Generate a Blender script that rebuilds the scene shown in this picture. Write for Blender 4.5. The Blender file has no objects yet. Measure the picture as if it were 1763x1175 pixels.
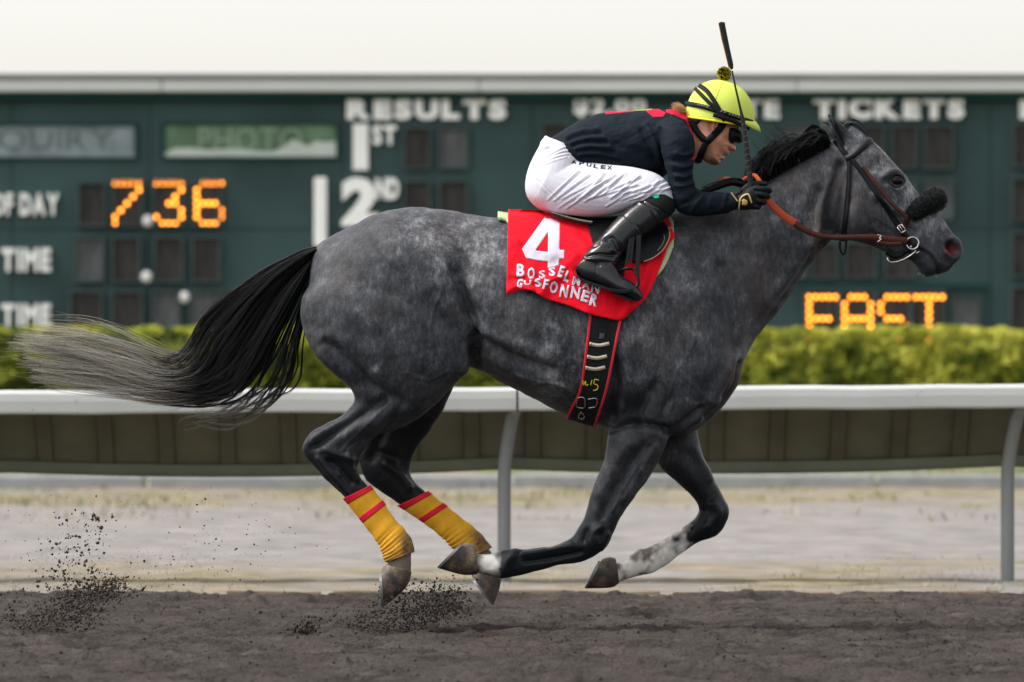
import bpy, bmesh, math, random
import numpy as np
from mathutils import Vector
from mathutils.bvhtree import BVHTree

random.seed(7)
RNG = np.random.default_rng(11)
scene = bpy.context.scene
COL = scene.collection
R = math.radians

# ------------------------------------------------------------------ camera
CAMD, HC, CX, HY, K = 21.8, 0.72, 881.5, 771.0, 9810.0   # distance, eye height, principal column, horizon row, focal in photo px
cam_d = bpy.data.cameras.new("camera")
cam = bpy.data.objects.new("camera", cam_d)
COL.objects.link(cam)
cam.location = (0, -CAMD, HC)
cam.rotation_euler = (R(90), 0, 0)
cam_d.sensor_fit = 'HORIZONTAL'
cam_d.sensor_width = 36.0
cam_d.lens = 36.0 * K / 1763.0
cam_d.shift_y = (HY - 587.5) / 1763.0
cam_d.clip_start = 0.5
cam_d.clip_end = 3000
cam_d.dof.use_dof = True
cam_d.dof.focus_distance = CAMD - 0.18
cam_d.dof.aperture_fstop = 4.9
scene.camera = cam

# ------------------------------------------------------------------ sky, sun, exposure
SUN_EL, SUN_AZ = 54.0, 262.0        # evening sun behind thin cloud, left of the photographer
world = bpy.data.worlds.new("World")
scene.world = world
world.use_nodes = True
wn, wl = world.node_tree.nodes, world.node_tree.links
wn.clear()
w_out = wn.new('ShaderNodeOutputWorld')
w_bg = wn.new('ShaderNodeBackground')
w_sky = wn.new('ShaderNodeTexSky')
w_sky.sky_type = 'NISHITA'
w_sky.sun_disc = False
w_sky.sun_elevation = R(SUN_EL)
w_sky.sun_rotation = R(SUN_AZ)
w_sky.dust_density = 3.0
w_sky.air_density = 1.0
w_hsv = wn.new('ShaderNodeHueSaturation')
w_hsv.inputs['Saturation'].default_value = 0.22
w_bg.inputs['Strength'].default_value = 0.15
wl.new(w_sky.outputs[0], w_hsv.inputs['Color'])
w_tint = wn.new('ShaderNodeMixRGB'); w_tint.blend_type = 'MULTIPLY'; w_tint.inputs[0].default_value = 1.0
w_tint.inputs[2].default_value = (1.045, 1.0, .945, 1)      # thin evening cloud veils and warms the whole dome
wl.new(w_hsv.outputs[0], w_tint.inputs[1]); wl.new(w_tint.outputs[0], w_bg.inputs['Color'])
wl.new(w_bg.outputs[0], w_out.inputs['Surface'])

sun_d = bpy.data.lights.new("sun", 'SUN')
sun_d.energy = 1.5
sun_d.angle = R(16)
sun_d.color = (1.0, 0.955, 0.90)
sun = bpy.data.objects.new("sun", sun_d)
COL.objects.link(sun)
sun.rotation_euler = (R(90 - SUN_EL), 0, R(180 - SUN_AZ))

scene.view_settings.view_transform = 'Standard'
scene.view_settings.look = 'None'
scene.view_settings.exposure = 1.04
scene.view_settings.gamma = 1.0
scene.view_settings.use_curve_mapping = False
scene.render.engine = 'CYCLES'
try:
    scene.cycles.use_denoising = True
    scene.cycles.denoiser = 'OPENIMAGEDENOISE'
    scene.cycles.max_bounces = 6
    scene.cycles.transparent_max_bounces = 8
    scene.cycles.use_adaptive_sampling = False
    scene.cycles.sample_clamp_indirect = 4.0
except Exception:
    pass

# ------------------------------------------------------------------ helpers
def P(px, py, y=0.0):
    s = (CAMD + y) / K
    return ((px - CX) * s, y, HC + (HY - py) * s)

def Pn(px, py, y):
    """numpy version: arrays of photo columns / rows and depth -> points"""
    px = np.asarray(px, float); py = np.asarray(py, float); y = np.broadcast_to(np.asarray(y, float), px.shape)
    s = (CAMD + y) / K
    return np.stack([(px - CX) * s, y, HC + (HY - py) * s], -1)

def to_px(V):
    s = (CAMD + V[:, 1]) / K
    return V[:, 0] / s + CX, HY - (V[:, 2] - HC) / s

def sst(x, a, b):
    t = np.clip((x - a) / (b - a), 0, 1)
    return t * t * (3 - 2 * t)

def tag(o, label=None, cat=None, group=None, kind=None):
    if label: o['label'] = label
    if cat: o['category'] = cat
    if group: o['group'] = group
    if kind: o['kind'] = kind
    return o

def mesh_obj(name, V, F, mat=None, parent=None, smooth=True, attrs=None):
    me = bpy.data.meshes.new(name)
    V = np.asarray(V, dtype=np.float32)
    if isinstance(F, np.ndarray) and F.ndim == 2:
        n, k = F.shape
        me.vertices.add(len(V)); me.vertices.foreach_set('co', V.ravel())
        me.loops.add(n * k); me.loops.foreach_set('vertex_index', F.astype(np.int32).ravel())
        me.polygons.add(n)
        me.polygons.foreach_set('loop_start', np.arange(0, n * k, k, dtype=np.int32))
        try:
            me.polygons.foreach_set('loop_total', np.full(n, k, dtype=np.int32))
        except Exception:
            pass
        me.update(calc_edges=True)
    else:
        me.from_pydata([tuple(map(float, v)) for v in V], [], [tuple(int(i) for i in f) for f in F])
    if attrs:
        for an, av in attrs.items():
            av = np.asarray(av, dtype=np.float32)
            if av.ndim == 1:
                a = me.attributes.new(an, 'FLOAT', 'POINT'); a.data.foreach_set('value', av)
            else:
                if av.shape[1] == 3: av = np.concatenate([av, np.ones((len(av), 1), np.float32)], 1)
                a = me.attributes.new(an, 'FLOAT_COLOR', 'POINT'); a.data.foreach_set('color', av.ravel())
    if smooth:
        me.polygons.foreach_set('use_smooth', np.ones(len(me.polygons), dtype=bool))
    me.validate()
    o = bpy.data.objects.new(name, me)
    COL.objects.link(o)
    if mat: me.materials.append(mat)
    if parent: o.parent = parent
    return o

def empty(name, loc=(0, 0, 0), parent=None):
    o = bpy.data.objects.new(name, None); COL.objects.link(o); o.location = loc
    o.empty_display_size = 0.1
    if parent: o.parent = parent
    return o

def adopt(o, parent):
    """parent while keeping the mesh where it was built (parents only ever carry a location)"""
    o.parent = parent
    o.matrix_parent_inverse.translation = -Vector(parent.location)
    return o

class MB:
    def __init__(s): s.V = []; s.F = []
    def add(s, V, F):
        b = len(s.V); s.V += [tuple(v) for v in V]; s.F += [tuple(i + b for i in f) for f in F]; return s
    def box(s, x0, x1, y0, y1, z0, z1):
        return s.add([(x0,y0,z0),(x1,y0,z0),(x1,y1,z0),(x0,y1,z0),(x0,y0,z1),(x1,y0,z1),(x1,y1,z1),(x0,y1,z1)],
                     [(0,3,2,1),(4,5,6,7),(0,1,5,4),(1,2,6,5),(2,3,7,6),(3,0,4,7)])
    def tube(s, pts, r, n=10, cap=True):
        pts = [Vector(p) for p in pts]
        rs = r if isinstance(r, (list, tuple, np.ndarray)) else [r] * len(pts)
        rings = []; up = None
        for i, p in enumerate(pts):
            t = (pts[min(i + 1, len(pts) - 1)] - pts[max(i - 1, 0)]).normalized()
            if up is None:
                up = Vector((0, 1, 0)) if abs(t.y) < .9 else Vector((0, 0, 1))
            a = (up - t * up.dot(t)).normalized(); b = t.cross(a); up = a
            rings.append([p + (a * math.cos(2*math.pi*k/n) + b * math.sin(2*math.pi*k/n)) * rs[i] for k in range(n)])
        V = [v for r_ in rings for v in r_]
        F = []
        for i in range(len(pts) - 1):
            for k in range(n):
                F.append((i*n+k, i*n+(k+1) % n, (i+1)*n+(k+1) % n, (i+1)*n+k))
        if cap:
            F.append(tuple(range(n - 1, -1, -1))); F.append(tuple((len(pts)-1)*n + k for k in range(n)))
        return s.add(V, F)
    def build(s, name, mat, parent=None, smooth=False, bevel=0):
        o = mesh_obj(name, s.V, s.F, mat, None, smooth)
        if parent: adopt(o, parent)
        if bevel:
            m = o.modifiers.new('bevel', 'BEVEL'); m.width = bevel; m.segments = 2; m.limit_method = 'ANGLE'
        return o

# ---- value noise in numpy
_perm = RNG.random((256, 256)).astype(np.float32)
def vnoise(x, y):
    xi = np.floor(x).astype(int); yi = np.floor(y).astype(int)
    fx = x - xi; fy = y - yi
    fx = fx*fx*(3-2*fx); fy = fy*fy*(3-2*fy)
    a = _perm[xi & 255, yi & 255]; b = _perm[(xi+1) & 255, yi & 255]
    c = _perm[xi & 255, (yi+1) & 255]; d = _perm[(xi+1) & 255, (yi+1) & 255]
    return (a*(1-fx)+b*fx)*(1-fy) + (c*(1-fx)+d*fx)*fy
def fbm(x, y, oct=4, gain=.5):
    s = 0; a = 1; n = 0
    for i in range(oct):
        s = s + a*vnoise(x + 17.3*i, y + 9.1*i); n += a; a *= gain; x = x*2.03; y = y*2.03
    return s / n

# ---- materials
def new_mat(name):
    m = bpy.data.materials.new(name); m.use_nodes = True
    nt = m.node_tree; b = nt.nodes['Principled BSDF']
    return m, nt.nodes, nt.links, b

def mat(name, col, rough=.6, metal=0, var=.12, scale=20, bump=0.0, bscale=60, spec=.15, sheen=0, coat=0, stretch=None, emis=None, emis_s=0, detail=4):
    m, N, L, b = new_mat(name)
    b.inputs['Roughness'].default_value = rough
    b.inputs['Metallic'].default_value = metal
    b.inputs['Specular IOR Level'].default_value = spec
    b.inputs['Sheen Weight'].default_value = sheen
    b.inputs['Coat Weight'].default_value = coat
    tc = N.new('ShaderNodeTexCoord'); mp = N.new('ShaderNodeMapping')
    L.new(tc.outputs['Object'], mp.inputs['Vector'])
    if stretch: mp.inputs['Scale'].default_value = stretch
    nz = N.new('ShaderNodeTexNoise'); nz.inputs['Scale'].default_value = scale; nz.inputs['Detail'].default_value = detail
    L.new(mp.outputs[0], nz.inputs['Vector'])
    cr = N.new('ShaderNodeMixRGB')
    c = np.array(col)
    cr.inputs[1].default_value = (*np.clip(c*(1-var*1.6), 0, 1), 1); cr.inputs[2].default_value = (*np.clip(c*(1+var*1.6), 0, 1), 1)
    L.new(nz.outputs['Fac'], cr.inputs[0]); L.new(cr.outputs[0], b.inputs['Base Color'])
    if bump:
        n2 = N.new('ShaderNodeTexNoise'); n2.inputs['Scale'].default_value = bscale; n2.inputs['Detail'].default_value = 5
        L.new(mp.outputs[0], n2.inputs['Vector'])
        bp = N.new('ShaderNodeBump'); bp.inputs['Strength'].default_value = bump; bp.inputs['Distance'].default_value = .01
        L.new(n2.outputs['Fac'], bp.inputs['Height']); L.new(bp.outputs[0], b.inputs['Normal'])
    if emis:
        b.inputs['Emission Color'].default_value = (*emis, 1); b.inputs['Emission Strength'].default_value = emis_s
    return m

# ---- lofts: stations (ax, ay, bx, by, half width m, depth centre m[, shift]) in photo rows/columns at that depth
def crom(A, sub):
    A = np.asarray(A, float); n = len(A); out = []
    for i in range(n - 1):
        p0 = A[max(i-1, 0)]; p1 = A[i]; p2 = A[i+1]; p3 = A[min(i+2, n-1)]
        for k in range(sub):
            t = k / sub
            out.append(.5*((2*p1) + (-p0+p2)*t + (2*p0-5*p1+4*p2-p3)*t*t + (-p0+3*p1-3*p2+p3)*t**3))
    out.append(A[-1])
    return np.array(out)

def stations(st):
    return np.array([list(s) + [0.0]*(7-len(s)) for s in st], float)

def loft(st, sub=4, ns=28, e=2.0, cap=True):
    A = crom(stations(st), sub) if sub > 1 else stations(st)
    th = np.linspace(0, 2*np.pi, ns, endpoint=False)
    c = np.sign(np.cos(th))*np.abs(np.cos(th))**(2/e); s = np.sign(np.sin(th))*np.abs(np.sin(th))**(2/e)
    V = []
    for ax, ay, bx, by, hw, yc, sh in A:
        sc = (CAMD + yc)/K
        px = (ax+bx)/2 + (ax-bx)/2*c; py = (ay+by)/2 + (ay-by)/2*c
        y = yc + hw*s*(1+sh*c)
        V.append(np.stack([(px-CX)*sc, y, HC+(HY-py)*sc], -1))
    m = len(V); V = np.concatenate(V)
    F = []
    for i in range(m-1):
        for k in range(ns):
            F.append((i*ns+k, i*ns+(k+1) % ns, (i+1)*ns+(k+1) % ns, (i+1)*ns+k))
    if cap:
        V = np.concatenate([V, [V[:ns].mean(0)], [V[(m-1)*ns:m*ns].mean(0)]])
        for k in range(ns):
            F.append((m*ns, (k+1) % ns, k, m*ns))
            F.append((m*ns+1, (m-1)*ns+k, (m-1)*ns+(k+1) % ns, m*ns+1))
        F = [f if f[0] != f[3] else f[:3] for f in F]
    return V, F

def mir(st):
    return [tuple(s[:5]) + (-s[5],) + tuple(s[6:]) for s in st]

def shrink(st, f=.86, dh=.008):
    out = []
    for s in st:
        ax, ay, bx, by = s[:4]; cx, cy = (ax+bx)/2, (ay+by)/2
        out.append((cx+(ax-cx)*f, cy+(ay-cy)*f, cx+(bx-cx)*f, cy+(by-cy)*f, max(s[4]-dh, .01)) + tuple(s[5:]))
    return out

def merge(parts):
    V = []; F = []; b = 0
    for v, f in parts:
        V.append(np.asarray(v)); F += [tuple(i+b for i in q) for q in f]; b += len(v)
    return np.concatenate(V), F

def remesh(parts, voxel):
    V, F = merge(parts)
    o = mesh_obj('tmp', V, F, smooth=False)
    m = o.modifiers.new('r', 'REMESH'); m.mode = 'VOXEL'; m.voxel_size = voxel; m.adaptivity = 0
    dg = bpy.context.evaluated_depsgraph_get()
    me = o.evaluated_get(dg).to_mesh()
    n = len(me.vertices); V = np.empty(n*3, np.float32); me.vertices.foreach_get('co', V); V = V.reshape(-1, 3).astype(float)
    lv = np.empty(len(me.loops), np.int32); me.loops.foreach_get('vertex_index', lv)
    F = lv.reshape(-1, 4)
    o.evaluated_get(dg).to_mesh_clear()
    d = o.data; bpy.data.objects.remove(o); bpy.data.meshes.remove(d)
    return V, F

def edges_of(F):
    k = F.shape[1]
    E = np.concatenate([np.stack([F[:, i], F[:, (i+1) % k]], 1) for i in range(k)])
    E.sort(axis=1)
    return np.unique(E, axis=0)

def smooth(V, F, iters=10, lam=.5, w=None, taubin=True):
    E = edges_of(F); n = len(V)
    deg = np.bincount(E.ravel(), minlength=n).astype(float)
    def step(V, l):
        S = np.stack([np.bincount(E[:, 0], V[E[:, 1], c], n) + np.bincount(E[:, 1], V[E[:, 0], c], n) for c in range(3)], 1)
        d = S/deg[:, None] - V
        return V + d*(l if w is None else (l*w)[:, None])
    for i in range(iters):
        V = step(V, lam)
        if taubin: V = step(V, -lam*.96)
    return V

def normals(V, F):
    n = np.cross(V[F[:, 2]]-V[F[:, 0]], V[F[:, -1]]-V[F[:, 1]])
    N = np.zeros_like(V)
    for k in range(F.shape[1]):
        for c in range(3):
            N[:, c] += np.bincount(F[:, k], n[:, c], len(V))
    return N/np.maximum(np.linalg.norm(N, axis=1), 1e-12)[:, None]

def seg_dist(px, py, line):
    """distance in px to a polyline"""
    d = np.full(px.shape, 1e9)
    line = np.asarray(line, float)
    if len(line) == 1:
        return np.hypot(px-line[0, 0], py-line[0, 1])
    for a, b in zip(line[:-1], line[1:]):
        ab = b-a; t = np.clip(((px-a[0])*ab[0]+(py-a[1])*ab[1])/max(ab@ab, 1e-9), 0, 1)
        d = np.minimum(d, np.hypot(px-a[0]-t*ab[0], py-a[1]-t*ab[1]))
    return d

def strokes(V, N, S):
    """sculpting strokes: (polyline px, width px, height mm[, side]) raised along the surface normal"""
    px, py = to_px(V)
    D = np.zeros(len(V))
    for s in S:
        line, w, a = s[:3]; side = s[3] if len(s) > 3 else 'both'
        L = crom(np.array(line, float), 5) if len(line) > 2 else np.array(line, float)
        box = (px > L[:, 0].min()-3*w) & (px < L[:, 0].max()+3*w) & (py > L[:, 1].min()-3*w) & (py < L[:, 1].max()+3*w)
        if side == 'near': box &= V[:, 1] < .02
        elif side == 'far': box &= V[:, 1] > -.02
        i = np.nonzero(box)[0]
        if len(i) == 0: continue
        d = seg_dist(px[i], py[i], L)
        D[i] += a*.001*np.exp(-(d/w)**2)*np.clip(np.abs(N[i, 1])*1.6, 0, 1)
    return V + N*D[:, None]

def in_poly(px, py, poly):
    poly = np.asarray(poly, float); ins = np.zeros(px.shape, bool)
    j = len(poly)-1
    for i in range(len(poly)):
        xi, yi = poly[i]; xj, yj = poly[j]
        c = ((yi > py) != (yj > py)) & (px < (xj-xi)*(py-yi)/(yj-yi+1e-12)+xi)
        ins ^= c; j = i
    return ins

def inflate(poly, hw, Rpx, yc=0.0, res=1.0):
    """pillow with the given outline: a closed solid hw deep on either side of yc"""
    poly = np.asarray(poly, float)
    x0, y0 = poly.min(0)-res; x1, y1 = poly.max(0)+res
    xs = np.arange(x0, x1+res, res); ys = np.arange(y0, y1+res, res)
    X, Y = np.meshgrid(xs, ys)
    ins = in_poly(X, Y, poly)
    d = seg_dist(X, Y, np.vstack([poly, poly[:1]]))
    t = 1-np.clip(d/Rpx, 0, 1); h = hw*np.sqrt(np.clip(1-t*t, 0, 1)); h[~ins] = 0
    idx = -np.ones(X.shape, int); use = np.zeros(X.shape, bool)
    cell = ins[:-1, :-1] & ins[1:, :-1] & ins[:-1, 1:] & ins[1:, 1:]
    for di in (0, 1):
        for dj in (0, 1):
            use[di:di+cell.shape[0], dj:dj+cell.shape[1]] |= cell
    idx[use] = np.arange(use.sum()); n = use.sum()
    s = (CAMD+yc)/K
    A = np.stack([(X[use]-CX)*s, yc-h[use]-.0006, HC+(HY-Y[use])*s], -1); B = A.copy(); B[:, 1] = yc+h[use]+.0006
    F = []
    for i, j in zip(*np.nonzero(cell)):
        q = (idx[i, j], idx[i, j+1], idx[i+1, j+1], idx[i+1, j])
        F.append(q[::-1]); F.append(tuple(k+n for k in q))
    cp = np.pad(cell, 1)
    for i, j in zip(*np.nonzero(cell)):
        a, b_, c, d_ = idx[i, j], idx[i, j+1], idx[i+1, j+1], idx[i+1, j]
        if not cp[i, j+1]: F.append((a, b_, b_+n, a+n))
        if not cp[i+2, j+1]: F.append((c, d_, d_+n, c+n))
        if not cp[i+1, j]: F.append((d_, a, a+n, d_+n))
        if not cp[i+1, j+2]: F.append((b_, c, c+n, b_+n))
    return np.concatenate([A, B]), F

def solid(o, t, offset=0):
    m = o.modifiers.new('solid', 'SOLIDIFY'); m.thickness = t; m.offset = offset
    return o

def ribbon(name, path, width, yf, mat_, parent=None, thick=.003, sub=6, nw=3, off=0.0, wid=None):
    """strap lying on a surface: path in photo px, yf(px, py) gives its depth"""
    L = crom(np.array(path, float), sub)
    T = np.gradient(L, axis=0); T /= np.linalg.norm(T, axis=1)[:, None]+1e-9
    Nn = np.stack([-T[:, 1], T[:, 0]], 1)
    W = np.full(len(L), width, float) if wid is None else np.interp(np.linspace(0, 1, len(L)), np.linspace(0, 1, len(wid)), wid)
    G = L[:, None, :] + Nn[:, None, :]*(np.linspace(-.5, .5, nw)[None, :, None]*W[:, None, None])
    px, py = G[..., 0].ravel(), G[..., 1].ravel()
    y = np.asarray(yf(px, py)).reshape(len(L), nw)
    # keep the strap taut: smooth its depth along the run
    for _ in range(3):
        y[1:-1] = .25*y[:-2]+.5*y[1:-1]+.25*y[2:]
    V = Pn(px, py, y.ravel()-off)
    F = np.array([(i*nw+k, (i+1)*nw+k, (i+1)*nw+k+1, i*nw+k+1) for i in range(len(L)-1) for k in range(nw-1)])
    o = mesh_obj(name, V, F, mat_)
    solid(o, thick)
    if parent: adopt(o, parent)
    return o

def char_mesh(ch, bold=0.0, ext=0.0, res=3):
    c = bpy.data.curves.new('t', 'FONT'); c.body = ch; c.size = 1.0; c.offset = bold; c.extrude = ext; c.resolution_u = res
    o = bpy.data.objects.new('t', c); COL.objects.link(o)
    dg = bpy.context.evaluated_depsgraph_get(); dg.update()
    me = bpy.data.meshes.new_from_object(o.evaluated_get(dg))
    bm = bmesh.new(); bm.from_mesh(me); bmesh.ops.remove_doubles(bm, verts=bm.verts, dist=1e-5)
    V = np.array([v.co[:] for v in bm.verts]); F = [tuple(v.index for v in f.verts) for f in bm.faces]
    bm.free(); bpy.data.objects.remove(o); bpy.data.curves.remove(c); bpy.data.meshes.remove(me)
    return V, F

def densify(V, F, maxlen):
    """triangulate a flat 2D mesh and cut its edges until none is longer than maxlen"""
    bm = bmesh.new()
    vs = [bm.verts.new(tuple(v)) for v in V]
    for f in F:
        try: bm.faces.new([vs[i] for i in f])
        except ValueError: pass
    bmesh.ops.triangulate(bm, faces=bm.faces[:])
    for _ in range(5):
        es = [e for e in bm.edges if e.calc_length() > maxlen]
        if not es: break
        bmesh.ops.subdivide_edges(bm, edges=es, cuts=1)
        bmesh.ops.triangulate(bm, faces=[f for f in bm.faces if len(f.verts) > 3])
    bm.verts.index_update()
    V = np.array([v.co[:] for v in bm.verts]); F = np.array([[v.index for v in f.verts] for f in bm.faces])
    bm.free()
    return V, F

def poly_fill(outer, holes=()):
    bm = bmesh.new(); es = []
    for loop in [outer]+list(holes):
        vs = [bm.verts.new((x, y, 0)) for x, y in loop]
        es += [bm.edges.new((vs[i], vs[(i+1) % len(vs)])) for i in range(len(vs))]
    bmesh.ops.triangle_fill(bm, edges=es, use_beauty=True)
    bm.verts.index_update()
    V = np.array([v.co[:] for v in bm.verts]); F = [tuple(v.index for v in f.verts) for f in bm.faces]
    bm.free()
    return V, F
# ================================================================== the ground
def height(d):
    return np.interp(d, [0, 30.8, 40, 47, 62, 70, 90, 110, 3000], [0, 0, .07, .15, .28, .37, .5, .55, .6])

def spaced(segs):
    out = []
    for a, b, st in segs:
        out += list(np.arange(a, b, st))
    out.append(segs[-1][1])
    return np.array(out)

def grid_mesh(xs, ys, zf):
    X, Y = np.meshgrid(xs, ys)
    Z = zf(X, Y)
    V = np.stack([X.ravel(), Y.ravel(), Z.ravel()], -1)
    nx = len(xs); i, j = np.meshgrid(np.arange(len(ys)-1), np.arange(nx-1), indexing='ij')
    a = (i*nx+j).ravel()
    return V, np.stack([a, a+1, a+nx+1, a+nx], 1)

EDGE = 5.55     # where the harrowed dirt ends (depth)
def track_z(X, Y):
    fine = np.exp(-(np.maximum(np.abs(X)-3.2, 0)/1.2)**2)*np.exp(-(np.maximum(np.abs(Y)-5.5, 0)/1.5)**2)
    z = .03*(fbm(X*.8+3, Y*.7+5, 3)-.5)
    # hoof-churned clumps, drawn out along the track by the harrow
    a = fbm(X*5+11, Y*13+2, 4, .6); z = z + .048*(a-.5)*(.3+.7*fine) + .034*(fbm(X*10+3, Y*19+8, 3, .68)-.5)*fine + .016*(1-np.abs(2*vnoise(X*23+5, Y*38)-1))*fine + .006*np.sin(Y*19+3*fbm(X*1.5, Y*2, 2))*fine
    z = z + .02*np.maximum(fbm(X*26, Y*34+7, 2, .6)-.52, 0)*fine
    hp = np.maximum(.36-fbm(X*3.4+41, Y*5.1+13, 2), 0); z = z - .32*hp*fine + .035*(fbm(X*2.6+7, Y*8+21, 3)-.5)*fine
    # a ridge of soil thrown against the edge
    z = z + .012*np.exp(-((Y-EDGE+.35)/.3)**2)*(.4+fbm(X*2.2, Y*3+9, 3))
    z = z - .07*sst(Y+.9*(fbm(X*1.1+2, X*0+4, 4, .6)-.5), EDGE-.45, EDGE-.05)
    return z

m_track, N, L, b = new_mat('harrowed_dirt')
b.inputs['Roughness'].default_value = .95; b.inputs['Specular IOR Level'].default_value = .06
tc = N.new('ShaderNodeTexCoord')
n1 = N.new('ShaderNodeTexNoise'); n1.inputs['Scale'].default_value = 3.0; n1.inputs['Detail'].default_value = 8; n1.inputs['Roughness'].default_value = .65
n2 = N.new('ShaderNodeTexNoise'); n2.inputs['Scale'].default_value = 75; n2.inputs['Detail'].default_value = 9; n2.inputs['Roughness'].default_value = .75
mx = N.new('ShaderNodeMixRGB'); mx.inputs[1].default_value = (.022, .019, .0175, 1); mx.inputs[2].default_value = (.190, .166, .152, 1)  # dirt tones, contrast deepened to stand in for shade in the hollows
ad = N.new('ShaderNodeMath'); ad.operation = 'MULTIPLY_ADD'; ad.inputs[1].default_value = .95; ad.use_clamp = True
ml = N.new('ShaderNodeMath'); ml.operation = 'MULTIPLY_ADD'; ml.inputs[1].default_value = 1.5; ml.inputs[2].default_value = -.78
for n in (n1, n2): L.new(tc.outputs['Object'], n.inputs['Vector'])
L.new(n1.outputs['Fac'], ml.inputs[0]); L.new(n2.outputs['Fac'], ad.inputs[0]); L.new(ml.outputs[0], ad.inputs[2])
L.new(ad.outputs[0], mx.inputs[0]); L.new(mx.outputs[0], b.inputs['Base Color'])
bp = N.new('ShaderNodeBump'); bp.inputs['Strength'].default_value = 1.0; bp.inputs['Distance'].default_value = .035
L.new(n2.outputs['Fac'], bp.inputs['Height']); L.new(bp.outputs[0], b.inputs['Normal'])

xs = spaced([(-90, -12, 3), (-12, -3.0, .18), (-3.0, 3.0, .0105), (3.0, 12, .18), (12, 90, 3)])
ys = spaced([(-60, -9, 1.5), (-9, -4.9, .08), (-4.9, EDGE+.15, .0165)])
V, F = grid_mesh(xs, ys, track_z)
tag(mesh_obj('dirt_track', V, F, m_track), kind='structure')

# infield: pale sandy apron, dry grass, rising gently to the totalisator board
def infield_z(X, Y):
    d = Y+CAMD
    near = np.exp(-(np.maximum(np.abs(X)-8, 0)/3)**2)
    return height(d) - .012 + .05*(fbm(X*.9+8, Y*.5+1, 3)-.5)*sst(d, 27, 40) + .03*(fbm(X*5, Y*3.1, 3)-.5)*near
m_inf, N, L, b = new_mat('sandy_infield')
b.inputs['Roughness'].default_value = .95; b.inputs['Specular IOR Level'].default_value = .06
tc = N.new('ShaderNodeTexCoord'); sp = N.new('ShaderNodeSeparateXYZ'); L.new(tc.outputs['Object'], sp.inputs[0])
def noise(scale, detail=5, vec=None, rough=.55):
    n = N.new('ShaderNodeTexNoise'); n.inputs['Scale'].default_value = scale; n.inputs['Detail'].default_value = detail; n.inputs['Roughness'].default_value = rough
    L.new(vec or tc.outputs['Object'], n.inputs['Vector']); return n
def ramp(src, stops):
    r = N.new('ShaderNodeValToRGB'); e = r.color_ramp.elements
    while len(e) < len(stops): e.new(.5)
    for el, (p, c) in zip(e, stops):
        el.position = p; el.color = (*c, 1) if len(c) == 3 else c
    L.new(src, r.inputs[0]); return r
mpv = N.new('ShaderNodeMapping'); mpv.inputs['Scale'].default_value = (.55, .22, 1); L.new(tc.outputs['Object'], mpv.inputs['Vector'])
ns = noise(2.2, 8, None, .7)
sand = ramp(ns.outputs['Fac'], [(.3, (.125, .118, .115)), (.52, (.213, .203, .198)), (.75, (.285, .273, .267))])
ng = noise(1.6, 6, mpv.outputs[0], .6)
grass = ramp(noise(3.0, 6).outputs['Fac'], [(.3, (.085, .082, .042)), (.48, (.18, .155, .098)), (.7, (.30, .26, .19))])
# which depth carries dry grass: two strips along the course
yn = N.new('ShaderNodeMapRange'); yn.inputs['From Min'].default_value = 5; yn.inputs['From Max'].default_value = 65; L.new(sp.outputs[1], yn.inputs['Value'])
band = ramp(yn.outputs[0], [(0, (.35,)*3), (.07, (.5,)*3), (.13, (.46,)*3), (.18, (.06,)*3), (.36, (.0,)*3), (.44, (.5,)*3), (.62, (.56,)*3), (.70, (.3,)*3), (1, (.8,)*3)])
sm = N.new('ShaderNodeMath'); sm.operation = 'ADD'; L.new(band.outputs[0], sm.inputs[0]); L.new(ng.outputs['Fac'], sm.inputs[1])
gm = N.new('ShaderNodeMapRange'); gm.inputs['From Min'].default_value = .84; gm.inputs['From Max'].default_value = 1.10; L.new(sm.outputs[0], gm.inputs['Value'])
mx = N.new('ShaderNodeMixRGB'); L.new(gm.outputs[0], mx.inputs[0]); L.new(sand.outputs[0], mx.inputs[1]); L.new(grass.outputs[0], mx.inputs[2])
# green turf close to the kerb and beyond
gt = ramp(yn.outputs[0], [(.58, (0,)*3), (.62, (.85,)*3)])
gn = ramp(noise(.7, 4).outputs['Fac'], [(.42, (0,)*3), (.6, (1,)*3)])
mm = N.new('ShaderNodeMath'); mm.operation = 'MULTIPLY'; L.new(gt.outputs[0], mm.inputs[0]); L.new(gn.outputs[0], mm.inputs[1])
mx2 = N.new('ShaderNodeMixRGB'); L.new(mm.outputs[0], mx2.inputs[0]); L.new(mx.outputs[0], mx2.inputs[1]); mx2.inputs[2].default_value = (.085, .14, .035, 1)
L.new(mx2.outputs[0], b.inputs['Base Color'])
bp = N.new('ShaderNodeBump'); bp.inputs['Strength'].default_value = .6; bp.inputs['Distance'].default_value = .03
L.new(ns.outputs['Fac'], bp.inputs['Height']); L.new(bp.outputs[0], b.inputs['Normal'])
xs = spaced([(-1500, -100, 100), (-100, -14, 3), (-14, 14, .12), (14, 100, 3), (100, 1500, 100)])
ys = spaced([(EDGE-1.0, 12, .08), (12, 55, .4), (55, 100, 2), (100, 1600, 100)])
V, F = grid_mesh(xs, ys, infield_z)
tag(mesh_obj('infield_ground', V, F, m_inf), kind='structure')

# ground behind the photographer
V, F = grid_mesh(spaced([(-1500, 1500, 300)]), np.array([-1500., -700, -59.]), lambda X, Y: X*0-.03)
tag(mesh_obj('ground', V, F, m_track), kind='structure')

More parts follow.
